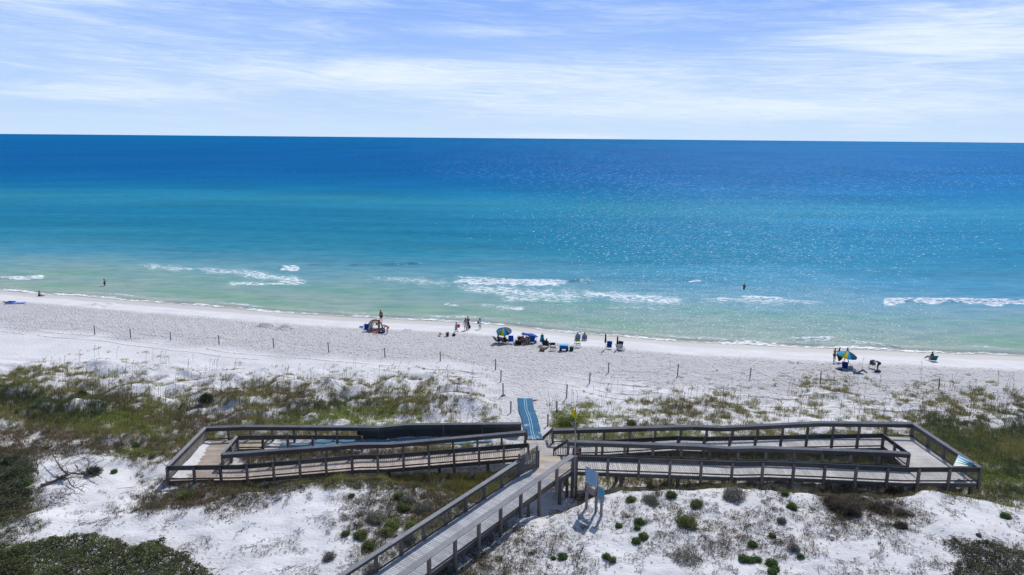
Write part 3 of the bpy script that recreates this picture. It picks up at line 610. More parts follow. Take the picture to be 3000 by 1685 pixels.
thicket('dark scrub thicket in the bottom right corner of the dunes', [(2765, 1600), (2790, 1578), (2830, 1600), (2880, 1592), (2940, 1612), (3000, 1628), (3200, 1640), (3250, 1760), (2730, 1760), (2790, 1680), (2800, 1640)], (19, 32, 28, 36), .8, 230,
        [(.085, .105, .05), (.11, .115, .065), (.12, .13, .065), (.09, .085, .06)], 420, seed=3)
thicket('dark scrub thicket at the left edge with bare branches poking out', [(-200, 1370), (-20, 1372), (60, 1368), (100, 1392), (92, 1430), (78, 1470), (40, 1500), (-20, 1560), (-200, 1600)], (-40, -23, 33, 46), .8, 230,
        [(.085, .11, .045), (.115, .115, .065), (.09, .08, .06), (.08, .13, .035)], 320, seed=5)
# rounded green bushes on the foreground dunes
def bush(px, py, wpx, label, cols, kind='green shrub', dense=1.0, flat=.8, group=None, nm='shrub', cat='shrub', leaf=.028):
    p = gat(px, py+wpx*.28); depth = float((p-CP)@fw); r = wpx/2*depth/FPX
    t = empty(nm, p, 0, label, cat, group); m = int((240+r*r*9000)*dense)
    A = rng.normal(0, 1, (m, 3)); A /= np.linalg.norm(A, axis=1)[:, None]; A[:, 2] = np.abs(A[:, 2]); rad = r*(1-.45*rng.uniform(0, 1, m)**1.6+.14*(rng.uniform(0, 1, m) > .8))
    lump = 1+.20*np.sin(A[:, 0]*4+px)*np.cos(A[:, 1]*5+py)+.28*gn(A[:, 0]*4+px, A[:, 1]*4+A[:, 2]*3, 8)
    P = A*(rad*lump)[:, None]*np.array([1, 1, flat*1.25])+np.array([0, 0, -.02])
    cc = np.array(cols)[rng.integers(0, len(cols), m)]
    v, f, c = leafclump(P[:, 0], P[:, 1], P[:, 2], 3, np.full(m, .035), np.full(m, .03), leaf, cc)
    nb_ = int(60*dense)+10; kx = rng.uniform(-.75, .75, nb_)*r; ky_ = rng.uniform(-.75, .75, nb_)*r; v2, f2, c2 = blades(kx, ky_, np.full(nb_, r*.15), 5, np.full(nb_, r*.95), np.full(nb_, r*.25), .016, np.array(cols)[rng.integers(0, len(cols), nb_)]*.95, lean=.55)
    npmesh('foliage', np.concatenate([v, v2]), np.concatenate([f, f2+len(v)]), M_LEAF, t, col=np.concatenate([c, c2]))
    mb = MB()
    for i in range(7):
        a = i*.9; mb.tube([(0, 0, -.1), (math.cos(a)*r*.3, math.sin(a)*r*.3, r*.35), (math.cos(a)*r*.75, math.sin(a)*r*.75, r*.7)], [.018, .012, .005], 4, c=(.15, .12, .09))
    mb.build('stems', M_TWIG, t); return t
GRN = [(.12, .21, .055), (.16, .25, .07), (.10, .16, .05)]; OLV = [(.18, .23, .07), (.23, .25, .09), (.14, .17, .06)]; YEL = [(.26, .30, .10), (.20, .25, .07), (.30, .32, .14)]; BRN = [(.15, .11, .09), (.17, .13, .09), (.10, .09, .065)]
GREY = [(.24, .235, .19), (.20, .19, .16), (.28, .265, .22)]; SIL = [(.30, .34, .30), (.24, .29, .25)]
BU = [(1848, 1460, 28, 'bright green tufted shrub just right of the three signposts', OLV, .9), (1967, 1446, 29, 'round green shrub on the crest of the right dune', GRN, 1.), (2041, 1471, 36, 'loose olive shrub below the crest of the right dune', OLV, .6),
      (2010, 1518, 60, 'largest spreading olive shrub in the middle of the right dune', OLV, .55), (1873, 1525, 28, 'upright green shrub above its small round neighbour', GRN, 1.), (1867, 1543, 17, 'small round shrub tucked below an upright one', GRN, 1.),
      (1813, 1537, 18, 'small round dark shrub below the signs shadow', GRN, 1.), (1885, 1567, 28, 'olive shrub touching a low round green one', OLV, .8), (1864, 1581, 24, 'low round green shrub beside an olive one', GRN, 1.),
      (1649, 1627, 27, 'round dark green shrub with blue shadow near the bottom', GRN, 1.), (1621, 1633, 13, 'small shrub left of the round dark green one', GRN, 1.), (1776, 1627, 22, 'tall egg shaped shrub at the bottom centre right', GRN, 1.), (1795, 1638, 20, 'ragged shrub leaning off the egg shaped one', OLV, .8),
      (2204, 1591, 26, 'green shrub growing beside a grey dead one', GRN, 1.), (2178, 1633, 28, 'left lump of the low row of three green shrubs', GRN, 1.), (2200, 1638, 24, 'middle lump of the low row of three green shrubs', GRN, 1.), (2219, 1636, 22, 'right lump of the low row of three green shrubs', GRN, 1.),
      (2320, 1480, 28, 'round green shrub on the bare sand left of the brown patch', GRN, 1.), (2300, 1443, 20, 'small green shrub at the crest above the lone round one', GRN, .9), (2260, 1645, 32, 'round bright green shrub at the bottom of a stack of three', GRN, 1.), (2271, 1663, 22, 'second round shrub of the bottom stack of three', GRN, 1.), (2262, 1672, 26, 'lowest round shrub of the bottom stack of three', GRN, 1.),
      (2346, 1627, 18, 'small lone round shrub right of the stack of three', GRN, 1.), (2262, 1566, 20, 'small ragged green shrub above the stack of three', OLV, .8), (2945, 1508, 26, 'lone dark green shrub on the smooth dune at far right', GRN, 1.), (2867, 1566, 13, 'tiny shrub above the bottom right thicket', GREY, .8),
      (1905, 1456, 52, 'grey brown dead shrub between two green ones on the right dune', GREY, .35), (2150, 1437, 62, 'wide grey dead shrub low on the right dune crest', GREY, .4), (2010, 1620, 85, 'wide sparse grey green cushion on the lower right dune', GREY, .18),
      (2325, 1600, 34, 'grey twiggy cushion shrub in the lower right dune', GREY, .35), (2290, 1522, 24, 'brown grey shrub below the lone round green one', GREY, .6),
      (2480, 1475, 85, 'big reddish brown scrub patch on the right dune', BRN, .9), (2440, 1465, 50, 'dark olive flank of the big brown scrub patch', [(.06, .07, .035), (.08, .06, .045)], .8), (2580, 1480, 60, 'dark scrub right of the reddish brown patch', BRN, .55), (2640, 1500, 34, 'dark shrub at the right end of the scrub row', BRN, .7), (2620, 1440, 46, 'dark low scrub on the crest at right', BRN, .5), (2640, 1535, 34, 'low dark scrub below the scrub row', BRN, .6),
      (1308, 1425, 34, 'feathery olive shrub by the walkway crest', OLV, .8), (1185, 1482, 38, 'bright green shrub in the dark scrub left of the walkway', OLV, .9), (1168, 1450, 30, 'dark green shrub above the bright one left of the walkway', GRN, .7), (1150, 1530, 44, 'pale yellow green shrub left of the walkway', YEL, .6), (1133, 1553, 32, 'round pale yellow shrub below another pale one', YEL, .9), (1055, 1563, 38, 'olive shrub left of the pale yellow one', OLV, .8), (1012, 1560, 20, 'small dark shrub at the edge of the bare dune', GRN, .8),
      (1080, 1592, 36, 'dark olive shrub below the pale shrubs left of the walkway', OLV, .6), (1205, 1535, 34, 'pale flowering shrub close to the walkway rail', YEL, .45), (1266, 1562, 17, 'small bright green shrub right against the walkway rail', GRN, 1.), (1340, 1510, 16, 'small green shrub behind the rail by the walkway', GRN, 1.), (1100, 1660, 44, 'grey brown scrub beside the walkway at the bottom', GREY, .5), (965, 1625, 38, 'small twiggy grey shrub on the bare dune', GREY, .3), (1030, 1450, 16, 'tiny dark green shrub on the bare left dune', GRN, 1.),
      (1195, 1460, 40, 'grey scrub left of the feathery shrub', GREY, .5), (1240, 1480, 50, 'brown grey scrub above the walkway rail', GREY, .4), (1100, 1510, 55, 'grey brown scrub on the left dune face', GREY, .35), (1200, 1570, 40, 'grey twiggy scrub by the walkway rail', GREY, .4),
      (547, 1445, 50, 'green broom like shrub in the hollow left of the near ramp', OLV, .9), (775, 1418, 32, 'silvery shrub at the foot of the left ramp', SIL, .9), (718, 1420, 16, 'small bright shrub at the foot of the left ramp', GRN, 1.), (401, 1302, 20, 'dark green round shrub in the open left of the platform', GRN, 1.), (438, 1315, 18, 'second dark green shrub beside the round one left of the platform', GRN, 1.), (335, 1379, 17, 'small dark shrub on the white sand left of the platform', GRN, 1.), (275, 1375, 40, 'grey green shrub on the left sand slope', [(.08, .10, .06), (.06, .07, .05)], .6),
      (30, 1342, 44, 'grey green shrub at the left edge above the thicket', [(.16, .19, .11), (.10, .12, .08)], .6), (112, 1210, 30, 'pale yellow bush in the left dune grass', YEL, .9), (345, 1255, 24, 'small pale yellow bush in the left dune grass', YEL, .7), (295, 1240, 9, 'tiny pale bush in the left dune grass', SIL, .9), (65, 1410, 52, 'bright green patch in the left thicket', GRN, .9),
      (605, 1162, 44, 'tall dark green shrub on the dunes above the left ramp', [(.045, .065, .03), (.06, .08, .035)], .8), (240, 1150, 26, 'dark shrub on the white slope at left', [(.06, .08, .035)], .7), (1850, 1236, 26, 'dark green tuft right of the flagpole', OLV, .7),
      (1665, 1230, 60, 'bright yellow green bush beside the stairs', [(.22, .27, .06), (.17, .22, .05)], .7), (2040, 1295, 10, 'small bush under the right ramp', GRN, .8)]
for b in BU: bush(b[0], b[1], b[2], b[3], b[4], dense=b[5], flat=.55 if b[2] > 44 else .75)
# dead fallen branches on the left sand slope
def deadwood(label, paths):
    o = gat(*paths[0][0][0][:2]); t = MB()
    for pts, r_, seedy in paths:
        P = []
        for i, (a, b, hz_) in enumerate(pts): g = gat(a, b); P.append((g[0], g[1], g[2]+hz_))
        Q = []
        for i in range(len(P)-1):
            for k_ in range(4):
                f = k_/4; v = np.array(P[i])*(1-f)+np.array(P[i+1])*f; v = v+rng.normal(0, .05, 3)*(1 if 0 < i+k_ else 0); Q.append(v)
        Q.append(np.array(P[-1])); n_ = len(Q); t.tube(Q, [r_*(1-.8*i/(n_-1)) for i in range(n_)], 5, c=(.11, .095, .085))
        for j in range(int(seedy)):
            i = rng.integers(1, n_-1); dd_ = rng.normal(0, 1, 3); dd_[2] = abs(dd_[2])*.5; dd_ /= np.linalg.norm(dd_); l_ = rng.uniform(.3, 1.1); m1 = Q[i]+dd_*l_*.5+rng.normal(0, .05, 3); m2_ = Q[i]+dd_*l_+rng.normal(0, .12, 3)
            t.tube([Q[i], m1, m2_], [r_*.35, r_*.22, .008], 4, c=(.13, .115, .10))
            for q_ in range(2): t.tube([m1, m1+rng.normal(0, .25, 3)*np.array([1, 1, .5])], [.012, .006], 3, c=(.13, .115, .10))
    o_ = t.build('fallen_branch', M_TWIG, loc=tuple(o)); o_.location = tuple(o); return props(o_, label, 'branch')
deadwood('large dark dead branch sprawled over the sand at left', [([(120, 1425, .1), (165, 1412, .15), (200, 1399, .2), (258, 1397, .25), (300, 1412, .3)], .11, 26), ([(200, 1399, .2), (165, 1375, .6), (150, 1345, .9)], .06, 14), ([(180, 1402, .15), (215, 1430, .2), (250, 1450, .2)], .05, 14), ([(258, 1397, .2), (262, 1370, .5), (240, 1350, .5)], .05, 12)])
deadwood('thin upright dead sapling beside the fallen branch', [([(113, 1390, 0), (110, 1372, .4), (105, 1350, .8)], .05, 9)])
deadwood('slender dead branch lying lower on the left slope', [([(135, 1490, .05), (150, 1480, .1), (175, 1475, .1), (215, 1478, .1)], .035, 12)])
deadwood('short dead branch just above the slender one on the left slope', [([(150, 1455, .05), (165, 1465, .1), (200, 1462, .1)], .03, 8)])
deadwood('long pale root crossing the sand below the signs', [([(1690, 1662, .05), (1700, 1625, .08), (1712, 1600, .08), (1725, 1580, .05)], .03, 10)])
deadwood('bare pale branches jutting from the left thicket', [([(5, 1425, .7), (40, 1405, .9), (75, 1385, 1.0)], .035, 14), ([(0, 1470, .6), (40, 1450, .8), (95, 1425, .8)], .03, 14), ([(10, 1500, .5), (60, 1480, .6)], .03, 10)])
# ------------------------------------------------------------------ boardwalk
def wood(name, grain=(2.0, 60, 60)):
    m = bpy.data.materials.new(name); m.use_nodes = True; t = m.node_tree; b = t.nodes['Principled BSDF']
    a = t.nodes.new('ShaderNodeAttribute'); a.attribute_name = 'Col'; tcn = t.nodes.new('ShaderNodeTexCoord')
    f1 = noise(t, tcn.outputs['Object'], 9, 5, .7); f2 = noise(t, tcn.outputs['Object'], 1.1, 3, .5)
    f = mth(t, 'MULTIPLY', mrange(t, f1, .3, .7, .82, 1.16), mrange(t, f2, .3, .7, .85, 1.12)); c = mixc(t, 1.0, a.outputs['Color'], comb(t, f, f, f), 'MULTIPLY')
    t.links.new(c, b.inputs['Base Color']); b.inputs['Roughness'].default_value = .85; b.inputs['Specular IOR Level'].default_value = .2; return m
M_WOOD = wood('weathered_wood'); M_WIRE = mat('wire', (.10, .10, .10), .6, .3)
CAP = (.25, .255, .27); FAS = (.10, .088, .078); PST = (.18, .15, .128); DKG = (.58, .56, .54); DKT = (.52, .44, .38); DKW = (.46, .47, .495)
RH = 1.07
def jit(c, a=.12): f = 1+random.uniform(-a, a); return tuple(v*f for v in c)
def plerp(P, s):
    "point at arc length s on polyline"
    for i in range(len(P)-1):
        l = np.linalg.norm((P[i+1]-P[i])[:2])
        if s <= l or i == len(P)-2: return P[i]+(P[i+1]-P[i])*min(s/l, 1.0)
        s -= l
def plen(P): return sum(np.linalg.norm((P[i+1]-P[i])[:2]) for i in range(len(P)-1))
def rail(parent, pts, inside, npost=None, tilt=32, capw=.19, fas=.27, solid=False, slats=False, ends=(1, 1), down=.28, ground_every=2, name='railing', mesh=True, label=None):
    P = [np.array(p, float) for p in pts]; ins = np.array([*inside, 0.0]); ins /= np.linalg.norm(ins); Ltot = plen(P)
    loc = tuple(P[0]); rl = empty(name, loc); rl.parent = parent
    if label: rl['label'] = label
    ct = math.radians(tilt); upv = ins*math.sin(ct)+np.array([0, 0, math.cos(ct)])
    cap, fb, br, wm = MB(), MB(), MB(), MB()
    dn = np.array([0, 0, 1.0])
    for i in range(len(P)-1):
        a, b = P[i], P[i+1]; nseg = max(1, int(round(np.linalg.norm(b-a)/3.66)))
        for k in range(nseg):
            p, q = a+(b-a)*k/nseg, a+(b-a)*(k+1)/nseg; e = (q-p)/np.linalg.norm(q-p)*.002
            cap.beam(p+e, q-e, capw, .04, upv, jit(CAP, .10)); o = ins*.045-dn*(.06+fas/2)
            fb.beam(p+o+e, q+o-e, .038, fas, dn, jit(FAS, .3))
            if not slats: br.beam(p+ins*.045-dn*(RH-.12)+e, q+ins*.045-dn*(RH-.12)-e, .04, .09, dn, jit(FAS, .3))
            if slats:
                for zz in (.42, .62, .82): br.beam(p+ins*.045-dn*zz+e, q+ins*.045-dn*zz-e, .035, .13, dn, jit((.24, .22, .20), .15))
            if solid:
                for zz in (.36, .52, .68, .84, 1.0): br.beam(p+ins*.02-dn*zz+e, q+ins*.02-dn*zz-e, .03, .155, dn, jit((.07, .065, .06), .2))
    n = npost or max(2, int(round(Ltot/1.83))+1); sp_ = Ltot/(n-1)
    if mesh and not slats and not solid:
        m = int(Ltot/.085)
        for k in range(1, m): p = plerp(P, k*.085); wm.beam(p-dn*(fas+.05), p-dn*(RH-.14), .0045, .0045, ins)
        for zz in np.arange(.36, .95, .10):
            for i in range(len(P)-1): wm.beam(P[i]-dn*zz, P[i+1]-dn*zz, .0045, .0045, dn)
        wm.build('wire_mesh', M_WIRE, rl, loc=loc)
    cap.build('cap_board', M_WOOD, rl, loc=loc); fb.build('side_board', M_WOOD, rl, loc=loc); br.build('slats' if (slats or solid) else 'bottom_rail', M_WOOD, rl, loc=loc)
    for k in range(n):
        if (k == 0 and not ends[0]) or (k == n-1 and not ends[1]): continue
        p = plerp(P, k*sp_)-ins*.05; zb = p[2]-RH-down; g = float(hgt(p[0], p[1]))
        if ground_every and k % ground_every == 0: zb = min(zb, g-.25)
        zb = max(zb, g-.3)
        pm = MB(); c = jit(PST, .28); pm.box((-.08, -.08, zb-p[2]), (.08, .08, -.045), c); pm.box((-.07, -.07, -.045), (.07, .07, -.03), c)
        o = pm.build('post', M_WOOD, rl); o.location = tuple(p-np.array(loc)); ang = math.atan2(ins[1], ins[0]); o.rotation_euler[2] = ang
    return rl
def deck_ramp(parent, near, far, col, x0, x1, skew=0.0, rim=True, name='deck', step=.145):
    "boards laid across a ramp between the two rail lines"
    near = sorted([np.array(p, float) for p in near], key=lambda p: p[0]); far = sorted([np.array(p, float) for p in far], key=lambda p: p[0])
    nx = [p[0] for p in near]; fx = [p[0] for p in far]; f = lambda L_, xs, x, i: np.interp(x, xs, [p[i] for p in L_])
    mb = MB(); x = x0; loc = (x0, float(f(near, nx, x0, 1)), float(f(near, nx, x0, 2))-RH)
    while x < x1:
        xa, xb = x, min(x+step-.024, x1); V = []
        for zz in (-.04, 0):
            for xx in (xa, xb):
                for (L_, xs, dx) in ((near, nx, 0), (far, fx, skew)):
                    X_ = xx+dx; V.append((X_, float(f(L_, xs, X_, 1))+(.0), float(f(near, nx, xx, 2))-RH+zz))
        mb.add(V, [(0, 1, 3, 2), (4, 6, 7, 5), (0, 4, 5, 1), (2, 3, 7, 6), (0, 2, 6, 4), (1, 5, 7, 3)], jit(col, .13)); x += step
    d = mb.build(name, M_WOOD, parent, loc=loc)
    d.location = loc if parent is None else tuple(np.array(loc)-np.array(parent.location))
    if rim:
        for (L_, xs, dy, dx) in ((near, nx, .03, 0), (far, fx, -.03, skew)):
            rm = MB(); xs_ = np.linspace(x0, x1, 10)
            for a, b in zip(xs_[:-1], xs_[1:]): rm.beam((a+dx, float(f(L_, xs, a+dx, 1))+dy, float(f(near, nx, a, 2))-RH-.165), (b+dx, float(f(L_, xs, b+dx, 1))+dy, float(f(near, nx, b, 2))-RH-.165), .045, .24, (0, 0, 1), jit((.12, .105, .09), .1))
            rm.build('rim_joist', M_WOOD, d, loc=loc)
    return d
def clip(poly, a, b, nrm):
    "keep the part of a convex polygon (2-D) with a <= p.n <= b"
    for (s, c) in ((1, a), (-1, -b)):
        out = []
        for i in range(len(poly)):
            p, q = poly[i], poly[(i+1) % len(poly)]; dp, dq = s*np.dot(p, nrm)-c, s*np.dot(q, nrm)-c
            if dp >= 0: out.append(p)
            if dp*dq < 0: out.append(p+(q-p)*dp/(dp-dq))
        poly = out
        if len(poly) < 3: return []
    return poly
def deck_poly(parent, poly, z, col, ang, name='deck', step=.145, zf=None, rim=True, special=None):
    poly = [np.array(p, float) for p in poly]; nrm = np.array([math.cos(ang), math.sin(ang)]); d = [np.dot(p, nrm) for p in poly]; lo, hi = min(d), max(d); mb = MB(); a = lo; k = 0
    while a < hi:
        c = clip(poly, a, min(a+step-.024, hi), nrm)
        if len(c) >= 3:
            V = [(p[0], p[1], (zf(p) if zf else z)-.04) for p in c]; cc = jit(col, .13)
            if special and special(np.mean(c, 0)): cc = special(np.mean(c, 0))
            area = sum(c[i][0]*c[(i+1) % len(c)][1]-c[(i+1) % len(c)][0]*c[i][1] for i in range(len(c)))
            if area < 0: V = V[::-1]
            mb.prism(V, (0, 0, .04), cc)
        a += step; k += 1
    loc = (poly[0][0], poly[0][1], z); o = mb.build(name, M_WOOD, parent, loc=loc); o.location = tuple(np.array(loc)-np.array(parent.location))
    if rim:
        rm = MB()
        for i in range(len(poly)):
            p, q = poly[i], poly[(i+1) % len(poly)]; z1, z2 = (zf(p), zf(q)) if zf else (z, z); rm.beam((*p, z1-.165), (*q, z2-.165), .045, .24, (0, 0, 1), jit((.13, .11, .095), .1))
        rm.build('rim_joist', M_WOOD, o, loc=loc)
    return o
def fixparent(root):
    "parts were laid out in world space: bring the direct children into the root's space"
    for ch in root.children:
        if not ch.get('_fx'): ch.location = tuple(np.array(ch.location)-np.array(root.location)); ch['_fx'] = 1
    for ch in root.children: del ch['_fx']
def supports(parent, pts, name='support_post', w=.20, brace=True):
    for i, (x, y, zt) in enumerate(pts):
        g = float(hgt(x, y)); mb = MB(); zb = g-.3
        if zt-zb < .35: continue
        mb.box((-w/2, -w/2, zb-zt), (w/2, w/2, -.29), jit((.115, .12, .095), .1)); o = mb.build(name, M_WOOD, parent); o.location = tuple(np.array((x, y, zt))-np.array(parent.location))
# --- right loop
RN_n = [at(1690, 1336, 5.5), at(2050, 1349, 5.3), at(2165, 1353.5, 5.2), at(2250, 1352, 5.2), at(2400, 1358, 5.1), at(2655, 1370, 4.95), at(2873, 1370, 4.95)]
RN_f = [at(1665, 1292, 5.5), at(2050, 1305, 5.3), at(2135, 1312, 5.2), at(2220, 1310, 5.2), at(2600, 1323, 4.98), at(2665, 1328, 4.95)]
RF_n = [at(2588, 1271, 4.95), at(2400, 1274, 4.85), at(2065, 1281, 4.6), at(1980, 1278, 4.6), at(1780, 1290, 4.45), at(1690, 1292, 4.37)]
RF_f = [at(2675, 1240, 4.95), at(2400, 1237, 4.85), at(2115, 1251, 4.6), at(2030, 1247.5, 4.6), at(1620, 1259, 4.35)]
RR = empty('ramp_walkway', (15, 46, 2.9), 0, 'right hand loop of the grey timber ramp, with the picture panel on its far corner', 'boardwalk ramp')
deck_ramp(RR, RN_n, RN_f, DKG, 3.98, 26.6, name='deck'); deck_ramp(RR, RF_n, RF_f, DKG, 3.3, 27.0, name='deck')
deck_poly(RR, [(26.62, 42.45), (30.25, 42.45), (29.93, 49.65), (27.02, 49.65)], 3.88, DKG, math.pi/2, name='platform_deck')
A0 = np.array(RR.location)
rr = [rail(RR, RN_n, (0, 1), 14, ground_every=3, down=.42), rail(RR, RN_f, (0, -1), 13, ends=(1, 1), ground_every=2, down=.3), rail(RR, RF_n[::-1], (0, 1), 13, ground_every=2, down=.3), rail(RR, RF_f[::-1], (0, -1), 15, ground_every=2, down=.3)]
rr.append(rail(RR, [RF_f[0]+np.array([0, 0, 0]), RN_n[-1]], (-1, 0), 5, ends=(1, 0), ground_every=2)); rr.append(rail(RR, [RF_n[0], RN_f[-1]], (1, 0), 3, ends=(0, 0), ground_every=0))
for r_ in rr: r_.location = tuple(np.array(r_.location)-A0)
sp_ = [(x, 42.6, float(np.interp(x, [p[0] for p in RN_n], [p[2] for p in RN_n]))-RH) for x in (7.2, 10.9, 14.5, 18.2, 21.9, 25.5, 30.0)]
sp_ += [(x, 44.5, float(np.interp(x, [p[0] for p in RN_n], [p[2] for p in RN_n]))-RH) for x in (7.2, 10.9, 14.5, 18.2, 21.9, 25.5)]
sp_ += [(x, 47.75, z_) for x, z_ in ((8, 3.45), (11.6, 3.5), (15.2, 3.55), (18.9, 3.6), (22.5, 3.75), (26.1, 3.88), (29.6, 3.88))]+[(x, 49.4, z_) for x, z_ in ((8, 3.45), (15.2, 3.55), (22.5, 3.75), (29.6, 3.88))]
supports(RR, sp_)
for (x, y, zt) in ((15.2, 47.6, 3.5), (18.9, 47.6, 3.5), (22.5, 47.6, 3.7)):
    mb = MB(); mb.beam((x+.1, y, zt-.4), (x+.9, y+.1, 2.6), .05, .14, (0, 1, 0), (.12, .11, .09)); o = mb.build('brace', M_WOOD, RR, loc=(x, y, zt)); o.location = (x-15, y-46, zt-2.9)
# picture panel on the corner of the platform
A, B, C_, D = at(2808, 1331, 5.13), at(2853, 1357, 5.13), at(2847, 1372, 4.72), at(2791, 1367, 4.72)
pn = empty('information_panel', (A+B)/2-np.array([0, 0, .3]), 0, 'sloping picture panel of blue sea and pale sand on the right platform rail', 'information panel'); pl = tuple(pn.location)
nrm = np.cross(B-A, D-A); nrm /= np.linalg.norm(nrm); nrm = nrm if nrm[2] > 0 else -nrm
M_PAINT = mat('painted_board', attr=True, rough=.45, spec=.4)
mb = MB(); mb.prism([A, B, C_, D], -nrm*.03, (.25, .27, .27)); mb.build('backing', M_PAINT, pn, loc=pl)
mb = MB()
def qd(u0, v0, u1, v1, c, up_=.006):
    P = lambda u, v: (A*(1-u)+B*u)*(1-v)+(D*(1-u)+C_*u)*v+nrm*up_
    mb.prism([P(u0, v0), P(u1, v0), P(u1, v1), P(u0, v1)], -nrm*.004, c)
qd(.03, .03, .97, .25, (.07, .33, .50)); qd(.03, .25, .97, .45, (.05, .38, .50)); qd(.03, .45, .97, .62, (.22, .50, .50)); qd(.03, .62, .97, .97, (.45, .52, .44))
for k in range(7): qd(.10+.02*k, .60+.05*k, .55+.05*(k % 3), .613+.05*k, (.18, .26, .24), .010)
for k in range(3): qd(.62, .30+.10*k, .88, .312+.10*k, (.7, .8, .8), .010)
mb.build('picture', M_PAINT, pn, loc=pl)
mb = MB(); q0 = (A+B+C_+D)/4; mb.beam(q0-nrm*.05, q0+np.array([.1, .1, -.55]), .06, .06, (0, 1, 0), (.09, .13, .16)); mb.beam(q0+np.array([.1, .1, -.5]), q0+np.array([.45, .5, -.75]), .06, .05, (0, 0, 1), (.09, .13, .16)); mb.build('bracket', M_PAINT, pn, loc=pl)
# --- left loop
LN_f = [at(1540, 1264, 4.35), at(1150, 1299, 4.1), at(1050, 1300, 4.1), at(650, 1330, 3.7)]
LN_n = [at(1548, 1299, 4.35), at(1128, 1332, 4.1), at(1050, 1333.5, 4.1), at(700, 1363, 3.7), at(490, 1366, 3.7)]
LF_f = [at(602, 1252, 3.7), at(715, 1248, 3.7), at(1050, 1250, 3.5), at(1110, 1251, 3.4), at(1185, 1243, 3.4), at(1525, 1240, 3.3)]
LF_n = [at(695, 1277, 3.7), at(850, 1275.5, 3.6), at(1060, 1277, 3.4)]
LL = empty('ramp_walkway', (-11, 48, 1.9), 0, 'left hand loop of the brown timber ramp, with sand drifted over its end platform', 'boardwalk ramp'); B0 = np.array(LL.location)
deck_ramp(LL, LN_n, LN_f, DKT, -20.1, 1.1, skew=-.2, name='deck')
xo1, xo2 = LN_n[-1], LF_f[0]; xi1, xi2 = LN_f[-1], LF_n[0]
sandy = lambda p: None
deck_poly(LL, [(xo1[0]+.02, xo1[1]+.02), (xi1[0]+.1, xi1[1]-1.65), (xi2[0]-.1, xi2[1]+1.6), (xo2[0]+.02, xo2[1])], 2.63, (.44, .37, .31), math.pi/2+.05, name='platform_deck')
deck_poly(LL, [(xi2[0]-.08, xi2[1]+.05), (xi2[0]-.08, xi2[1]+1.6), (xi2[0]+1.5, xi2[1]+1.75), (xi2[0]+1.5, xi2[1]+.2)], 2.62, (.52, .44, .33), .1, name='lane_deck')
rr = [rail(LL, LN_n, (0, 1), 15, ground_every=3, down=.3), rail(LL, LN_f, (0, -1), 13, ground_every=3, down=.3), rail(LL, LF_f[:3], (0, -1), 8, ground_every=1, down=.3), rail(LL, LF_f[2:], (0, -1), 8, solid=True, ground_every=1, label='dark solid boarded stretch of rail'),
      rail(LL, LF_n, (0, 1), 6, ground_every=1), rail(LL, [xo2, xo1], (1, 0), 5, ends=(0, 0), slats=True, capw=.22, tilt=20), rail(LL, [xi2, xi1], (-1, 0), 3, ends=(0, 0), slats=True, tilt=-10)]
for r_ in rr: r_.location = tuple(np.array(r_.location)-B0)
supports(LL, [(x, float(np.interp(x, [-23, 1.2], [44.35, 47.0])), float(np.interp(x, [-23, 1.2], [2.63, 3.28]))) for x in (-22.8, -19, -12, -8.5, -5, -1.6)]+[(x, float(np.interp(x, [-23, 1.2], [46.1, 48.8])), float(np.interp(x, [-23, 1.2], [2.63, 3.28]))) for x in (-12, -8.5, -5, -1.6, .9)])
# sand drift on the platform
n = 14; X_, Y_, F_ = grid(np.linspace(0, 1, n), np.linspace(0, 1, 30)); bx = xo1[0]+.06+(xo2[0]-xo1[0])*Y_; by = xo1[1]+.3+(xo2[1]-xo1[1]-.6)*Y_; wd = (1.15-.75*Y_)*(1+.35*gn(Y_*7, Y_*0, 3)+.3*gn(Y_*21, Y_*0, 4))
dr = npmesh('sand_drift', np.stack([bx+X_*wd, by, 2.62+.10*np.clip(1-X_*1.02, -.2, 1)*(1-.3*np.sin(Y_*15))+.015], -1), F_, M_SAND, smooth=True, attrs={'wet': X_*0, 'trod': X_*0, 'litter': X_*0}); props(dr, 'white sand drifted along the left edge of the brown platform', 'sand', kind='stuff')
# --- main walkway with junction, steps and landing
MW = empty('boardwalk', (-3, 35, 4.0), 0, 'main grey timber walkway running up from the bottom edge to the junction and steps', 'boardwalk'); M0 = np.array(MW.location)
a1, a2 = at(1000, 1685, 5.5), at(1520, 1350, 5.5); b1, b2 = at(1170, 1685, 5.5), at(1677, 1334, 5.5)
da = (a2-a1)/np.linalg.norm(a2-a1); ax_ = math.atan2(da[1], da[0]); a0 = a1-da*12; b0 = b1-da*12; DZ = 5.5-RH
pa, pb = a2[:2]+np.array([.02, 0]), b2[:2]
nb = np.array([math.cos(ax_), math.sin(ax_)]); cut = np.dot(pa, nb)+.9
pA = a0[:2]; pB = b0[:2]; eA = pA+nb*(cut-np.dot(pA, nb)); eB = pB+nb*(cut-np.dot(pB, nb)); eB = pb if np.dot(pb, nb) < cut else eB
deck_poly(MW, [pA, pB, eB, eA], DZ, DKW, ax_, name='deck')
fresh = lambda p: (.62, .50, .32) if 44.1 < p[1] < 44.42 else None
deck_poly(MW, [pa+nb*.9, eB, (3.95, 42.45), (3.95, 44.7), (1.86, 44.7), (1.84, 43.1)], DZ+.006, (.52, .47, .42), math.pi/2, name='junction_deck', special=fresh)
deck_poly(MW, [(1.05, 46.95), (3.3, 47.35), (3.3, 49.85), (1.0, 49.85)], 3.28, (.50, .47, .43), math.pi/2, name='landing_deck', special=None)
deck_poly(MW, [(1.0, 45.9), (3.0, 45.9), (3.3, 47.3), (1.05, 46.9)], 3.27, (.50, .47, .43), math.pi/2, name='landing_deck', rim=False)
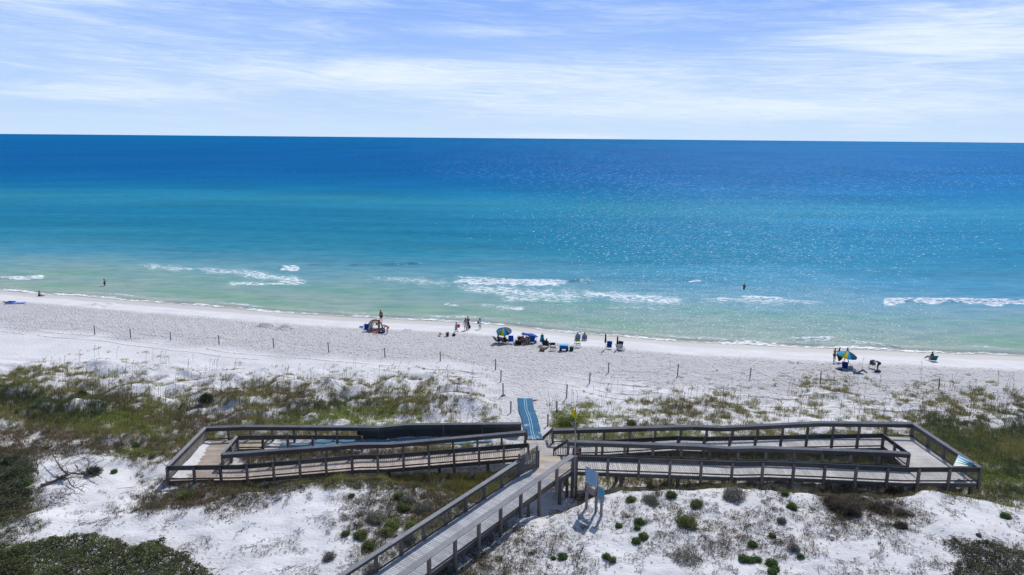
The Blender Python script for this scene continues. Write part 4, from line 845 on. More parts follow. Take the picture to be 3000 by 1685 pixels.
for (n_, y0_, z0_, y1_, z1_, xa, xb) in ((6, 44.72, DZ, 46.1, 3.32, 1.88, 3.85), (4, 49.9, 3.28, 51.1, 2.55, 1.1, 3.0)):
    mb = MB()
    for k in range(n_): f = (k+.5)/n_; yy = y0_+(y1_-y0_)*f; zz = z0_+(z1_-z0_)*(k+1)/(n_+1); mb.box((xa, yy-.15, zz-.04), (xb, yy+.13, zz), jit((.45, .40, .34)))
    for xx in (xa-.03, xb+.03): mb.beam((xx, y0_, z0_-.16), (xx, y1_, z1_-.16), .05, .26, (0, 0, 1), (.15, .13, .11))
    o = mb.build('steps', M_WOOD, MW, loc=(xa, y0_, z0_)); o.location = tuple(np.array((xa, y0_, z0_))-M0)
pin = np.array([math.sin(ax_), -math.cos(ax_)])
rr = [rail(MW, [a0, a2], tuple(pin), int(round(plen([a0, a2])/1.83))+1, tilt=8, capw=.24, fas=.16, ground_every=0, down=.3), rail(MW, [b0, b2], tuple(-pin), int(round(plen([b0, b2])/2.02))+1, tilt=-12, capw=.34, fas=.10, ground_every=2, down=.55)]
for r_ in rr: r_.location = tuple(np.array(r_.location)-M0)
def stairguard(p, q, zt1, zt2, zb1, zb2, n_=9, capw=.17):
    p = np.array(p, float); q = np.array(q, float); mb = MB()
    P1, P2 = np.array([*p, zt1]), np.array([*q, zt2]); mb.beam(P1, P2, capw, .04, (0, 0, 1), jit(CAP)); mb.beam(P1-[0, 0, .12], P2-[0, 0, .12], .04, .14, (0, 0, 1), jit(FAS))
    for k in range(n_): f = k/(n_-1); a = p+(q-p)*f; zt, zb = zt1+(zt2-zt1)*f, zb1+(zb2-zb1)*f; mb.beam((*a, zb), (*a, zt-.05), .05 if 0 < k < n_-1 else .1, .04 if 0 < k < n_-1 else .1, (0, 1, 0), jit((.16, .13, .11)))
    o = mb.build('stair_guard', M_WOOD, MW, loc=tuple(P1)); o.location = tuple(P1-M0)
stairguard((3.86, 44.9), (3.05, 46.7), 5.55, 4.05, 4.4, 3.45); stairguard((3.12, 49.5), (2.5, 51.0), 4.4, 3.05, 3.3, 2.6, 7)
stairguard((1.84, 43.1), (1.86, 46.9), 5.55, 4.45, 4.4, 3.3, 12); stairguard((1.1, 49.1), (1.25, 50.9), 4.45, 3.2, 3.3, 2.5, 7)
d0 = 0
for (x, y, zt) in [(*(b0[:2]+nb*s_), DZ) for s_ in np.arange(1, 27, 3.66)]+[(*(a0[:2]+nb*s_+pin*.1), DZ) for s_ in np.arange(1, 26, 3.66)]+[(3.7, 42.7, DZ), (3.7, 44.5, DZ), (2.0, 44.5, DZ), (1.2, 47.1, 3.3), (2.9, 47.3, 3.3), (3.2, 42.2, DZ)]:
    supports(MW, [(x, y, zt)])
for (p, q) in (((3.6, 42.2, 4.2), (2.7, 41.4, 3.1)), ((2.75, 41.3, 4.1), (3.6, 42.3, 3.0)), ((3.0, 42.0, 4.0), (3.3, 42.1, 2.9))):
    mb = MB(); mb.beam(p, q, .05, .14, (0, 1, 0), (.30, .23, .17)); o = mb.build('brace', M_WOOD, MW, loc=p); o.location = tuple(np.array(p)-M0)
# open picket gate standing along the left side of the junction
gA, gB = np.array([.62, 41.75]), np.array([1.80, 43.0]); gt = empty('picket_gate', (*gA, DZ), 0, 'tall picket gate swung open beside the junction, carrying brown and yellow notices', 'gate'); gl = tuple(gt.location)
mb = MB(); npk = 11; gd = (gB-gA)/np.linalg.norm(gB-gA); gn_ = np.array([gd[1], -gd[0]])
for k in range(npk): f = (k+.5)/npk; a = gA+(gB-gA)*f; h_ = 1.38+.16*f+.02*(k % 2); mb.beam((*a, DZ+.05), (*a, DZ+h_), .10, .022, (*gn_, 0), jit((.17, .155, .145)))
mb.build('pickets', M_WOOD, gt, loc=gl)
mb = MB()
for zz in (.3, 1.15): mb.beam((*(gA-gn_*.03), DZ+zz), (*(gB-gn_*.03), DZ+zz), .035, .10, (0, 0, 1), jit((.15, .135, .12)))
mb.build('cross_rails', M_WOOD, gt, loc=gl)
for nm_, p in (('post', gA), ('post', gB)): mb = MB(); mb.box((-.07, -.07, -.3), (.07, .07, 1.5 if p is gA else 1.12), jit(PST)); o = mb.build(nm_, M_WOOD, gt); o.location = (p[0]-gA[0]-gn_[0]*.1, p[1]-gA[1]-gn_[1]*.1, 0)
def placard(name, parent, loc, c0, uvec, w, h, face, bg_, rows, edge=None, up3=(0, 0, 1), mark=(.8, .8, .76)):
    "flat board with raised lettering rows; c0 = bottom-left corner, uvec = along the board, face = normal"
    mb = MB(); c0 = np.array(c0, float); u = np.array(uvec, float); u /= np.linalg.norm(u); f = np.array(face, float); U = np.array(up3, float)
    mb.prism([c0, c0+u*w, c0+u*w+U*h, c0+U*h], -f*.018, bg_)
    if edge:
        for (p, q) in ((c0, c0+u*w), (c0+U*h, c0+u*w+U*h), (c0, c0+U*h), (c0+u*w, c0+u*w+U*h)): mb.beam(p+f*.002, q+f*.002, .02, .006, f, edge)
    for (x0_, x1_, yy, hh_, *cc) in rows:
        # a row of short strokes standing for the letters of one line
        x = x0_; col_ = cc[0] if cc else mark
        while x < x1_:
            l = random.uniform(.04, .11); l = min(l, x1_-x); p = c0+u*w*x+U*h*yy+f*.001; mb.prism([p, p+u*w*l, p+u*w*l+U*h*hh_, p+U*h*hh_], f*.004, col_); x += l+.018
    o = mb.build(name, M_PAINT, parent, loc=loc); return o
g3 = lambda v: np.array([v[0], v[1], 0.0])
placard('brown_notice', gt, gl, [*(gA+gd*.42+gn_*.03), DZ+.83], g3(gd), .48, .40, g3(gn_), (.10, .03, .025), [(.1, .9, .76, .1), (.15, .85, .56, .1), (.1, .9, .36, .1), (.2, .8, .16, .1)], (.5, .45, .42), mark=(.55, .48, .45))
placard('yellow_notice', gt, gl, [*(gA+gd*.98+gn_*.03), DZ+1.13], g3(gd), .34, .22, g3(gn_), (.42, .27, .05), [(.12, .88, .6, .14, (.1, .07, .02)), (.12, .88, .25, .14, (.1, .07, .02))])
# brown notice under the first bay of the ramp rail
s1 = empty('notice_board', (4.25, 44.62, 4.95), 0, 'small brown notice hung under the first bay of the right ramp rail', 'sign'); placard('board', s1, tuple(s1.location), [4.18, 44.58, 4.66], (1, 0, 0), .58, .46, (0, -1, 0), (.10, .028, .028), [(.1, .9, .80, .09), (.3, .7, .62, .09), (.25, .75, .42, .09), (.15, .85, .2, .09)], (.3, .2, .2), mark=(.5, .42, .40))
# loose handrail stub
# flagpole
fp = empty('flagpole', (4.02, 42.25, 3.9), 0, 'slim wooden pole with a yellow flag above a dull grey one at the ramp corner', 'flagpole'); zt = atY(1686, 1194, 42.25)[2]; xb = atY(1684, 1390, 42.25)[0]; xt = atY(1686.5, 1194, 42.25)[0]
fl = tuple(fp.location); mb = MB(); mb.tube([(xb, 42.25, 3.5), ((xb+xt)/2, 42.25, (3.9+zt)/2), (xt, 42.25, zt)], [.05, .042, .035], 8, (.36, .33, .29)); mb.build('pole', M_WOOD, fp, loc=fl)
M_CLOTH = mat('cloth', attr=True, rough=.8, spec=.15, trans=.3)
def flag(name, pxs, col):
    P = [atY(a, b, 42.25) for a, b in pxs]; n_ = len(P)//2; T_, B_ = P[:n_], P[n_:][::-1]; V = []; F_ = []; m_ = 10; k_ = 7
    for i in range(m_):
        f = i/(m_-1)*(n_-1); a = min(int(f), n_-2); t_ = T_[a]+(T_[a+1]-T_[a])*(f-a); b_ = B_[a]+(B_[a+1]-B_[a])*(f-a)
        for j in range(k_): q = t_+(b_-t_)*j/(k_-1); V.append(q+np.array([0, .10*math.sin(i*1.4+j*.5)+.03, 0]))
    F_ = [(i*k_+j, i*k_+j+1, (i+1)*k_+j+1, (i+1)*k_+j) for i in range(m_-1) for j in range(k_-1)]
    mb = MB(); mb.add(V, F_, col); o = mb.build(name, M_CLOTH, fp, smooth=True, loc=fl); sm = o.modifiers.new('t', 'SOLIDIFY'); sm.thickness = .008; return o
flag('yellow_flag', [(1672, 1206), (1680, 1200.5), (1686, 1203), (1692, 1214), (1690, 1226), (1686, 1229), (1680, 1222), (1675, 1214)], (.75, .66, .02))
flag('grey_flag', [(1664, 1236.5), (1675, 1236), (1685, 1238), (1690, 1250), (1691, 1262), (1686, 1262), (1678, 1250), (1671, 1240)], (.32, .31, .24))
# ------------------------------------------------------------------ blue access mats
M_MAT = mat('blue_mat', attr=True, rough=.85, spec=.15, var=.14, vscale=5)
_t = M_MAT.node_tree; _b = _t.nodes['Principled BSDF']; _c = _b.inputs['Base Color'].links[0].from_socket; _g = _t.nodes.new('ShaderNodeNewGeometry')
_t.links.new(mixc(_t, mrange(_t, mth(_t, 'ADD', noise(_t, _g.outputs['Position'], 1.1, 6, .72), mth(_t, 'MULTIPLY', noise(_t, _g.outputs['Position'], 9, 3, .6), .15)), .66, .74, 0, .8), _c, (.60, .60, .60)), _b.inputs['Base Color'])
def strip_mat(label, cl, w, stripes=True, tint=(.04, .135, .24)):
    "woven mat laid over the sand along a centre line"
    P = [np.array(p, float) for p in cl]; Lt = plen([np.array([*p, 0]) for p in P]); n_ = int(Lt/.25); V = []; C = []; m_ = 15; offs = np.linspace(-w/2, w/2, m_)
    for i in range(n_+1):
        c = plerp([np.array([*p, 0]) for p in P], i*Lt/n_)[:2]; c2 = plerp([np.array([*p, 0]) for p in P], min(i*Lt/n_+.1, Lt))[:2]; c1 = plerp([np.array([*p, 0]) for p in P], max(i*Lt/n_-.1, 0))[:2]; t_ = (c2-c1)/np.linalg.norm(c2-c1); s = np.array([-t_[1], t_[0]])
        zs = [];
        for o_ in offs: q = c+s*o_; zs.append(float(hgt(*q)))
        zm = max(zs); 
        for o_, z_ in zip(offs, zs): q = c+s*o_; V.append((q[0], q[1], .55*zm+.45*z_+.045))
    o = MB(); F_ = [(i*m_+j, i*m_+j+1, (i+1)*m_+j+1, (i+1)*m_+j) for i in range(n_) for j in range(m_-1)]
    o.add(V, F_, tint); loc = (P[0][0], P[0][1], V[0][2]); ob = o.build('beach_mat', M_MAT, smooth=True, loc=loc); ob.location = loc; props(ob, label, 'beach mat', 'blue access mats')
    if stripes:
        for dx in (-.09, .09):
            s_m = MB(); V2 = []
            for i in range(n_+1):
                a = np.array(V[i*m_+7]); b = np.array(V[i*m_+8]); d_ = (b-a); d_ /= np.linalg.norm(d_)
                for e in (-.022, .022): V2.append(a+d_*(dx+e)+np.array([0, 0, .022]))
            s_m.add(V2, [(2*i, 2*i+1, 2*i+3, 2*i+2) for i in range(n_)], (.35, .58, .68)); s_m.build('white_line', M_MAT, ob, loc=loc)
    sm = ob.modifiers.new('t', 'SOLIDIFY'); sm.thickness = .01; return ob
ml_ = [gat(1565, 1291), gat(1559, 1270), gat(1552, 1230), gat(1541, 1200), gat(1538, 1168)]
strip_mat('blue mat with a pale double line running down from the steps onto the open sand', [p[:2] for p in ml_], 1.38)
strip_mat('blue mat lying inside the railed left lane behind the brown ramp', [(-17.6, 50.35), (-12, 50.9), (-6, 51.6), (-1.5, 52.0)], 1.25, tint=(.12, .27, .38))  # paler tint: grazing sunlight put into this mat's colour
# ------------------------------------------------------------------ signposts on the right dune
def signpost(label, bases, boards, ptop):
    g0 = gat(*bases[0]); t = empty('signpost', g0, 0, label, 'signpost'); l0 = tuple(t.location); B_ = [gat(*b) for b in bases]
    if len(B_) > 1: B_[1] = g0+np.array([.48, -.64, 0]); B_[1][2] = float(hgt(B_[1][0], B_[1][1]))
    for b, pt in zip(B_, ptop):
        zt_ = atY(pt[0], pt[1], b[1])[2]; mb = MB(); mb.box((-.06, -.06, -.4), (.06, .06, zt_-b[2]), jit((.30, .265, .245))); o = mb.build('post', M_WOOD, t); o.location = tuple(b-g0); o.rotation_euler[2] = math.atan2(-.8, .6)
    return t, B_, l0
t, B_, l0 = signpost('tall pale blue notice over a brown one on two wooden posts', [(1718, 1486), (1739, 1503)], None, [(1720, 1368), (1741, 1386)])
u = np.array([.60, -.80]); wd = .80; fn = np.array([-.80, -.60]); zt1 = atY(1719.8, 1366, B_[0][1])[2]; zb1 = atY(1717, 1411, B_[0][1])[2]
c0 = B_[0][:2]-u*.08+fn*.085; rows = [(.08, .92, .93, .018, (.12, .16, .22)), (.08, .8, .885, .018, (.12, .16, .22))]
for k in range(5):
    yk = .80-.155*k; rows += [(.08, .2, yk-.03, .055, (.05, .06, .10)), (.3, .92, yk, .014, (.15, .2, .27)), (.3, .85, yk-.035, .014, (.15, .2, .27)), (.3, .9, yk-.07, .014, (.15, .2, .27))]
placard('blue_notice', t, l0, [*c0, zb1], g3(u), wd+.2, zt1-zb1, g3(fn), (.36, .50, .66), rows, (.25, .3, .36))
zt2 = atY(1717, 1420, B_[0][1])[2]; zb2 = atY(1716, 1433.5, B_[0][1])[2]
placard('brown_notice', t, l0, [*(c0-u*.02), zb2-.12], g3(u), wd+.24, zt2-zb2+.12, g3(fn), (.10, .032, .03), [(.1, .9, .74, .1), (.15, .85, .54, .1), (.1, .9, .34, .1), (.2, .8, .14, .1)], (.45, .38, .36), mark=(.6, .52, .48))
t, B_, l0 = signpost('short single post with a small cyan and pale notice, right of the tall sign', [(1761, 1513)], None, [(1760, 1428)])
p = B_[0][:2]; zt1 = atY(1757, 1427, p[1])[2]; zb1 = atY(1757, 1466, p[1])[2]; c0 = p-u*.24+fn*.075
placard('cyan_notice', t, l0, [*c0, zb1], g3(u), .5, zt1-zb1, g3(fn), (.30, .36, .40), [(.1, .9, .32, .02, (.12, .15, .18)), (.1, .8, .26, .02, (.12, .15, .18)), (.1, .9, .20, .02, (.12, .15, .18)), (.1, .7, .14, .02, (.12, .15, .18)), (.1, .5, .93, .02, (.12, .15, .18))], (.22, .25, .28))
mb = MB(); q = np.array([*c0, zb1]); U = np.array([0, 0, 1.0]); H_ = zt1-zb1; a = q+g3(u)*.04+g3(fn)*.003; mb.prism([a+U*H_*.42, a+g3(u)*.42+U*H_*.42, a+g3(u)*.42+U*H_*.86, a+U*H_*.86], g3(fn)*.004, (.03, .33, .50)); mb.build('cyan_panel', M_PAINT, t, loc=l0)
# ------------------------------------------------------------------ rope fence along the beach
def fpost(px, py, pt, label, mesh_=None):
    b = gat(px, py); h_ = atY(px, pt, b[1])[2]-b[2]; mb = MB(); r_ = .055; mb.tube([(0, 0, -.3), (0, 0, h_-.02), (random.uniform(-.02, .02), 0, h_)], [r_, r_, r_*.8], 8, jit((.13, .125, .12))); mb.tube([(0, 0, h_-.16), (0, 0, h_-.10)], [r_+.012]*2, 8, (.20, .19, .17))
    o = mb.build('fence_post', M_WOOD); o.location = tuple(b); o.rotation_euler = (random.uniform(-.03, .03), random.uniform(-.03, .03), 0); props(o, label, 'fence post', 'dark posts of the rope fence along the beach'); return b+np.array([0, 0, h_-.13])
FPX_ = [(278, 981, 955, 'leftmost dark post of the beach fence'), (383, 990, 964, 'second dark fence post from the left edge'), (500, 998, 972, 'third dark fence post from the left edge'), (642, 1009, 983, 'dark fence post below the sand castles to their left'), (802, 1018, 990, 'dark fence post just below the sand castles'),
        (963, 1032, 1002, 'dark fence post left of and below the tent'), (1128, 1047, 1019, 'dark fence post below the tent at its right'), (1290, 1059, 1031, 'dark fence post below the walking child'), (1452, 1084, 1052, 'dark corner post of the fence left of the beach access')]
tops = [fpost(a, b, c, d) for a, b, c, d in FPX_]
lft = [tops[-1]]+[fpost(a, b, c, d) for a, b, c, d in [(1467, 1118, 1085, 'left access post just inland of the corner post'), (1474, 1159, 1123, 'left access post with a red rag at its foot'), (1496, 1210, 1176, 'left access post nearest the blue mat')]]
RX = [(1783, 1092, 1062, 'dark corner post of the fence right of the beach access'), (1985, 1100, 1067, 'dark fence post in the bare sand right of the corner post'), (2197, 1108, 1077, 'dark fence post in mid right with a cap on top'), (2403, 1124, 1091, 'dark leaning fence post left of the colourful umbrella'), (2750, 1139, 1108, 'dark fence post where the sagging rope peaks at far right')]
topr = [fpost(a, b, c, d) for a, b, c, d in RX]
rgt = [topr[0]]+[fpost(a, b, c, d) for a, b, c, d in [(1727, 1123, 1090, 'right access post inland of the corner post'), (1660, 1166, 1126, 'right access post above the yellow flag'), (1631, 1209, 1175, 'right access post among the dune grass'), (1605, 1248, 1213, 'reddish right access post nearest the yellow green bush')]]
topr.append(gat(2806, 1128)+np.array([0, 0, .35]))
def rope(P, label, sag=.35, thick=.007):
    mb = MB()
    for a, b in zip(P[:-1], P[1:]):
        Q = [a+(b-a)*t_/10-np.array([0, 0, sag*4*(t_/10)*(1-t_/10)*random.uniform(.95, 1.05)]) for t_ in range(11)]
        for q in Q: q[2] = max(q[2], float(hgt(q[0], q[1]))+.02)
        mb.tube(Q, thick, 4, (.30, .27, .23))
    o = mb.build('rope', M_WOOD, loc=tuple(P[0])); o.location = tuple(P[0]); props(o, label, 'rope')
rope([np.array([-62, 85.2, 2.4])]+tops, 'thin rope strung along the left row of fence posts', .5); rope(lft, 'thin rope along the left side of the beach access', .3); rope(topr[:-1], 'long sagging rope between the fence posts at right', .9, .012); rope(rgt, 'thin rope along the right side of the beach access', .3); rope(topr[-2:], 'short taut rope end at far right', .1)
# ------------------------------------------------------------------ people
M_SKIN = mat('skin', (.36, .20, .13), .6, .3); M_SKD = mat('tanned_skin', (.22, .11, .065), .6, .3); M_HAIR = mat('hair', (.025, .018, .014), .7, .3); M_GING = mat('red_hair', (.25, .08, .03), .7, .3)
_cm = {}
def cmat(c, name='fabric'):
    k = (tuple(round(v, 3) for v in c), name)
    if k not in _cm: _cm[k] = mat(name, tuple(c), .8, .2, trans=.0)
    return _cm[k]
def skin_obj(name, J, E, Rr, m, parent, root=0, sub=1):
    me = bpy.data.meshes.new(name); me.from_pydata([tuple(p) for p in J], E, []); o = bpy.data.objects.new(name, me); COL.objects.link(o); o.parent = parent
    md = o.modifiers.new('skin', 'SKIN'); md.use_smooth_shade = True
    for i, r_ in enumerate(Rr):
        sv_ = me.skin_vertices[0].data[i]; sv_.radius = (r_, r_) if not isinstance(r_, tuple) else r_
        sv_.use_root = (i == root)
    sb = o.modifiers.new('sub', 'SUBSURF'); sb.levels = sub; sb.render_levels = sub; me.materials.append(m); return o
V3 = lambda *a: np.array(a, float)
def pose(kind):
    "joints of a 1.7 m figure facing +Y, z = 0 under the feet (or seat for sitting figures)"
    P = dict(pel=V3(0, 0, .93), sp=V3(0, 0, 1.14), ch=V3(0, 0, 1.33), nk=V3(0, .0, 1.47), hd=V3(0, .015, 1.59), tp=V3(0, .01, 1.67))
    for s, n_ in ((-1, 'l'), (1, 'r')):
        P['sh'+n_] = V3(.17*s, 0, 1.39); P['el'+n_] = V3(.22*s, -.02, 1.12); P['wr'+n_] = V3(.24*s, .06, .88)
        P['hp'+n_] = V3(.09*s, 0, .88); P['kn'+n_] = V3(.10*s, .02, .48); P['an'+n_] = V3(.10*s, 0, .08); P['to'+n_] = V3(.11*s, .15, .035)
    if kind == 'walk':
        P['knl'] = V3(-.10, .16, .50); P['anl'] = V3(-.10, .25, .10); P['tol'] = V3(-.10, .40, .05); P['knr'] = V3(.10, -.05, .49); P['anr'] = V3(.10, -.30, .14); P['tor'] = V3(.10, -.20, .04); P['wrl'] = V3(-.24, -.10, .88); P['wrr'] = V3(.24, .18, .92)
    if kind == 'lookdown': P['hd'] = V3(-.02, .10, 1.56); P['tp'] = V3(-.02, .15, 1.63); P['anl'] = V3(-.16, .06, .08); P['tol'] = V3(-.18, .2, .035); P['knl'] = V3(-.13, .06, .48)
    if kind == 'armsup': P['elr'] = V3(.24, .20, 1.42); P['wrr'] = V3(.22, .40, 1.62); P['ell'] = V3(-.22, .18, 1.22); P['wrl'] = V3(-.16, .40, 1.22)
    if kind == 'hold': P['ell'] = V3(-.22, .10, 1.12); P['wrl'] = V3(-.18, .32, 1.12); P['elr'] = V3(.22, .10, 1.12); P['wrr'] = V3(.16, .32, 1.15)
    if kind == 'bend':
        P.update(pel=V3(0, -.12, .90), sp=V3(0, .06, 1.02), ch=V3(0, .28, 1.08), nk=V3(0, .42, 1.12), hd=V3(0, .54, 1.12), tp=V3(0, .61, 1.11))
        for s, n_ in ((-1, 'l'), (1, 'r')):
            P['sh'+n_] = V3(.17*s, .33, 1.08); P['el'+n_] = V3(.20*s, .42, .83); P['wr'+n_] = V3(.16*s, .52, .62); P['hp'+n_] = V3(.09*s, -.12, .86); P['kn'+n_] = V3(.12*s, .04, .48); P['an'+n_] = V3(.13*s, -.04, .08); P['to'+n_] = V3(.14*s, .12, .035)
    if kind in ('sit', 'ground'):
        z = .34 if kind == 'sit' else .12; b = -.10 if kind == 'sit' else .05
        P.update(pel=V3(0, 0, z), sp=V3(0, b*.5, z+.2), ch=V3(0, b, z+.4), nk=V3(0, b, z+.54), hd=V3(0, b+.03, z+.66), tp=V3(0, b+.03, z+.74))
        for s, n_ in ((-1, 'l'), (1, 'r')):
            P['sh'+n_] = V3(.17*s, b, z+.46); P['el'+n_] = V3(.25*s, b+.05, z+.20); P['wr'+n_] = V3(.24*s, b+.28, z+.20); P['hp'+n_] = V3(.09*s, .03, z-.02)
            P['kn'+n_] = V3(.12*s, .44, z+.12 if kind == 'sit' else .16); P['an'+n_] = V3(.12*s, .78, .07); P['to'+n_] = V3(.13*s, .86, .16)
    if kind == 'swim':
        P['ell'] = V3(-.26, .12, 1.15); P['wrl'] = V3(-.16, .28, 1.22); P['elr'] = V3(.26, .12, 1.15); P['wrr'] = V3(.10, .26, 1.2)
    if kind == 'lie':
        for k in list(P): p = P[k]; P[k] = V3(p[0], p[2]-.9, .12+p[1]*.6)
        P['hd'][2] += .06; P['tp'][2] += .08
    return P
NAMES = ['pel', 'sp', 'ch', 'nk', 'hd', 'tp', 'shl', 'ell', 'wrl', 'shr', 'elr', 'wrr', 'hpl', 'knl', 'anl', 'tol', 'hpr', 'knr', 'anr', 'tor']
RADS = [.125, .115, .125, .055, .095, .06, .06, .043, .028, .06, .043, .028, .09, .058, .038, .028, .09, .058, .038, .028]
EDG = [(0, 1), (1, 2), (2, 3), (3, 4), (4, 5), (2, 6), (6, 7), (7, 8), (2, 9), (9, 10), (10, 11), (0, 12), (12, 13), (13, 14), (14, 15), (0, 16), (16, 17), (17, 18), (18, 19)]
def person(px, py, kind, rz, label, sc=1.0, skin=None, hair=None, wear=(), z0=None, group=None, hairlen=0.0, hat=None):
    g = gat(px, py) if z0 is None else at(px, py, z0[0]); loc = np.array(g, float)
    if z0 is not None: loc[2] = z0[1]
    t = empty('person', loc, rz, label, 'person', group); t.scale = (sc, sc, sc); P = pose(kind); J = [P[n_] for n_ in NAMES]; E = list(EDG); Rr = list(RADS)
    for w_, e_, s in ((8, 7, -1), (11, 10, 1)):
        d = J[w_]-J[e_]; d /= np.linalg.norm(d); side = np.cross(d, V3(s, 0, 0)); side = side/np.linalg.norm(side) if np.linalg.norm(side) > .1 else V3(0, 1, 0)
        pa_ = J[w_]+d*.05; J.append(pa_); Rr.append((.034, .018)); ip = len(J)-1; E.append((w_, ip))
        for k, l in enumerate((.070, .082, .078, .062)): b_ = pa_+side*(k-1.5)*.018+d*.03; m_ = b_+d*l*.5; e2 = b_+d*l*.92+V3(-s, 0, 0)*.022; n0 = len(J); J += [b_, m_, e2]; Rr += [.009, .008, .006]; E += [(ip, n0), (n0, n0+1), (n0+1, n0+2)]
        n0 = len(J); J += [J[w_]+d*.02+side*.03, J[w_]+d*.06+side*.055]; Rr += [.011, .008]; E += [(w_, n0), (n0, n0+1)]
    hd = P['hd']; f_ = V3(0, 1, 0) if kind != 'lie' else V3(0, 0, -1)
    n0 = len(J); J += [hd+f_*.085+V3(0, 0, -.005), hd+f_*.075+V3(0, 0, -.07)]; Rr += [.018, .03]; E += [(4, n0), (4, n0+1)]
    sk = skin_obj('body', J, E, Rr, skin or M_SKIN, t)
    mb = MB(); c = (hd+P['tp'])/2-f_*.018; ax = P['tp']-P['nk']; mb.sphere(c, (.098, .10, .095), 10, 7)
    if hairlen: mb.tube([c-f_*.05, c-f_*.095-V3(0, 0, hairlen*.5), c-f_*.10-V3(0, 0, hairlen)], [.075, .065, .02], 7)
    mb.build('hair', hair or M_HAIR, t, smooth=True)
    if hat: mb = MB(); mb.tube([c+V3(0, 0, .02), c+V3(0, 0, .035)], [.19, .18], 12); mb.tube([c+V3(0, 0, .03), c+V3(0, 0, .13)], [.11, .085], 10); mb.build('hat', cmat(hat), t)
    for w_ in wear:
        what, colr = w_; ix = {n_: i for i, n_ in enumerate(NAMES)}
        def sub(names, edges, extra, cut={}):
            JJ = [P[n_] if n_ not in cut else P[n_]+(P[cut[n_][0]]-P[n_])*cut[n_][1] for n_ in names]; skin_obj(what, JJ, edges, [RADS[ix[n_]]+extra for n_ in names], cmat(colr), t)
        if what in ('shorts', 'trunks', 'swimsuit_bottom'): k_ = {'shorts': .15, 'trunks': .45, 'swimsuit_bottom': .85}[what]; sub(['pel', 'hpl', 'knl', 'hpr', 'knr'], [(0, 1), (1, 2), (0, 3), (3, 4)], .018 if k_ < .8 else .008, {'knl': ('hpl', k_), 'knr': ('hpr', k_)})
        elif what == 'bikini_top': sub(['ch', 'sp'], [(0, 1)], .012, {'sp': ('ch', .6)})
        elif what in ('shirt', 'wetsuit_top'): sub(['sp', 'ch', 'shl', 'ell', 'shr', 'elr', 'pel'], [(0, 1), (1, 2), (2, 3), (1, 4), (4, 5), (0, 6)], .020, {'ell': ('shl', .2), 'elr': ('shr', .2)})
        elif what == 'trousers': sub(['pel', 'hpl', 'knl', 'anl', 'hpr', 'knr', 'anr'], [(0, 1), (1, 2), (2, 3), (0, 4), (4, 5), (5, 6)], .02)
        elif what in ('dress', 'skirt', 'cover_up'):
            a = P['ch'] if what != 'skirt' else P['pel']+V3(0, 0, .08); b_ = (P['knl']+P['knr'])/2; n_ = 12; mb = MB(); top = .15 if what != 'skirt' else .14
            mb.tube([a+V3(0, 0, .06), a*.5+P['pel']*.5, P['pel'], b_*.7+P['pel']*.3, b_+V3(0, 0, .06)], [top, top+.01, .165, .20, .22], n_); mb.build(what, cmat(colr), t, smooth=True)
            if what == 'cover_up': sub(['ch', 'shl', 'ell', 'wrl', 'shr', 'elr', 'wrr'], [(0, 1), (1, 2), (2, 3), (0, 4), (4, 5), (5, 6)], .025)
    return t
# ------------------------------------------------------------------ beach gear
def gear(name, px, py, rz, label, cat, group=None):
    return empty(name, gat(px, py), rz, label, cat, group)
def chair(px, py, rz, label, col, frame=(.35, .35, .36), h=.34, w=.56, backh=.62, recl=.28, group=None, arms=True, folded=False):
    t = gear('beach_chair', px, py, rz, label, 'beach chair', group); fm = cmat(frame, 'tube_metal'); fb = cmat(col)
    mb = MB(); mb.beam((0, -.25, h-.03), (0, .25, h+.02), w, .025, (0, 0, 1)); mb.build('seat', fb, t)
    mb = MB(); mb.beam((0, -.25, h-.02), (0, -.25-recl, h+backh), w, .03, (0, 1, .3)); mb.build('backrest', fb, t)
    mb = MB()
    for s in (-1, 1):
        x = s*(w/2+.015); mb.tube([(x, -.27, 0), (x, .27, h+.02)], .014, 5); mb.tube([(x, .30, 0), (x, -.26, h)], .014, 5); mb.tube([(x, -.24, h-.02), (x, -.26-recl, h+backh+.02)], .014, 5)
        if arms: mb.tube([(x, -.36, h+.24), (x, .26, h+.24)], .022, 5); mb.tube([(x, .26, h+.24), (x, .27, h)], .012, 5)
    mb.build('frame', fm, t); return t
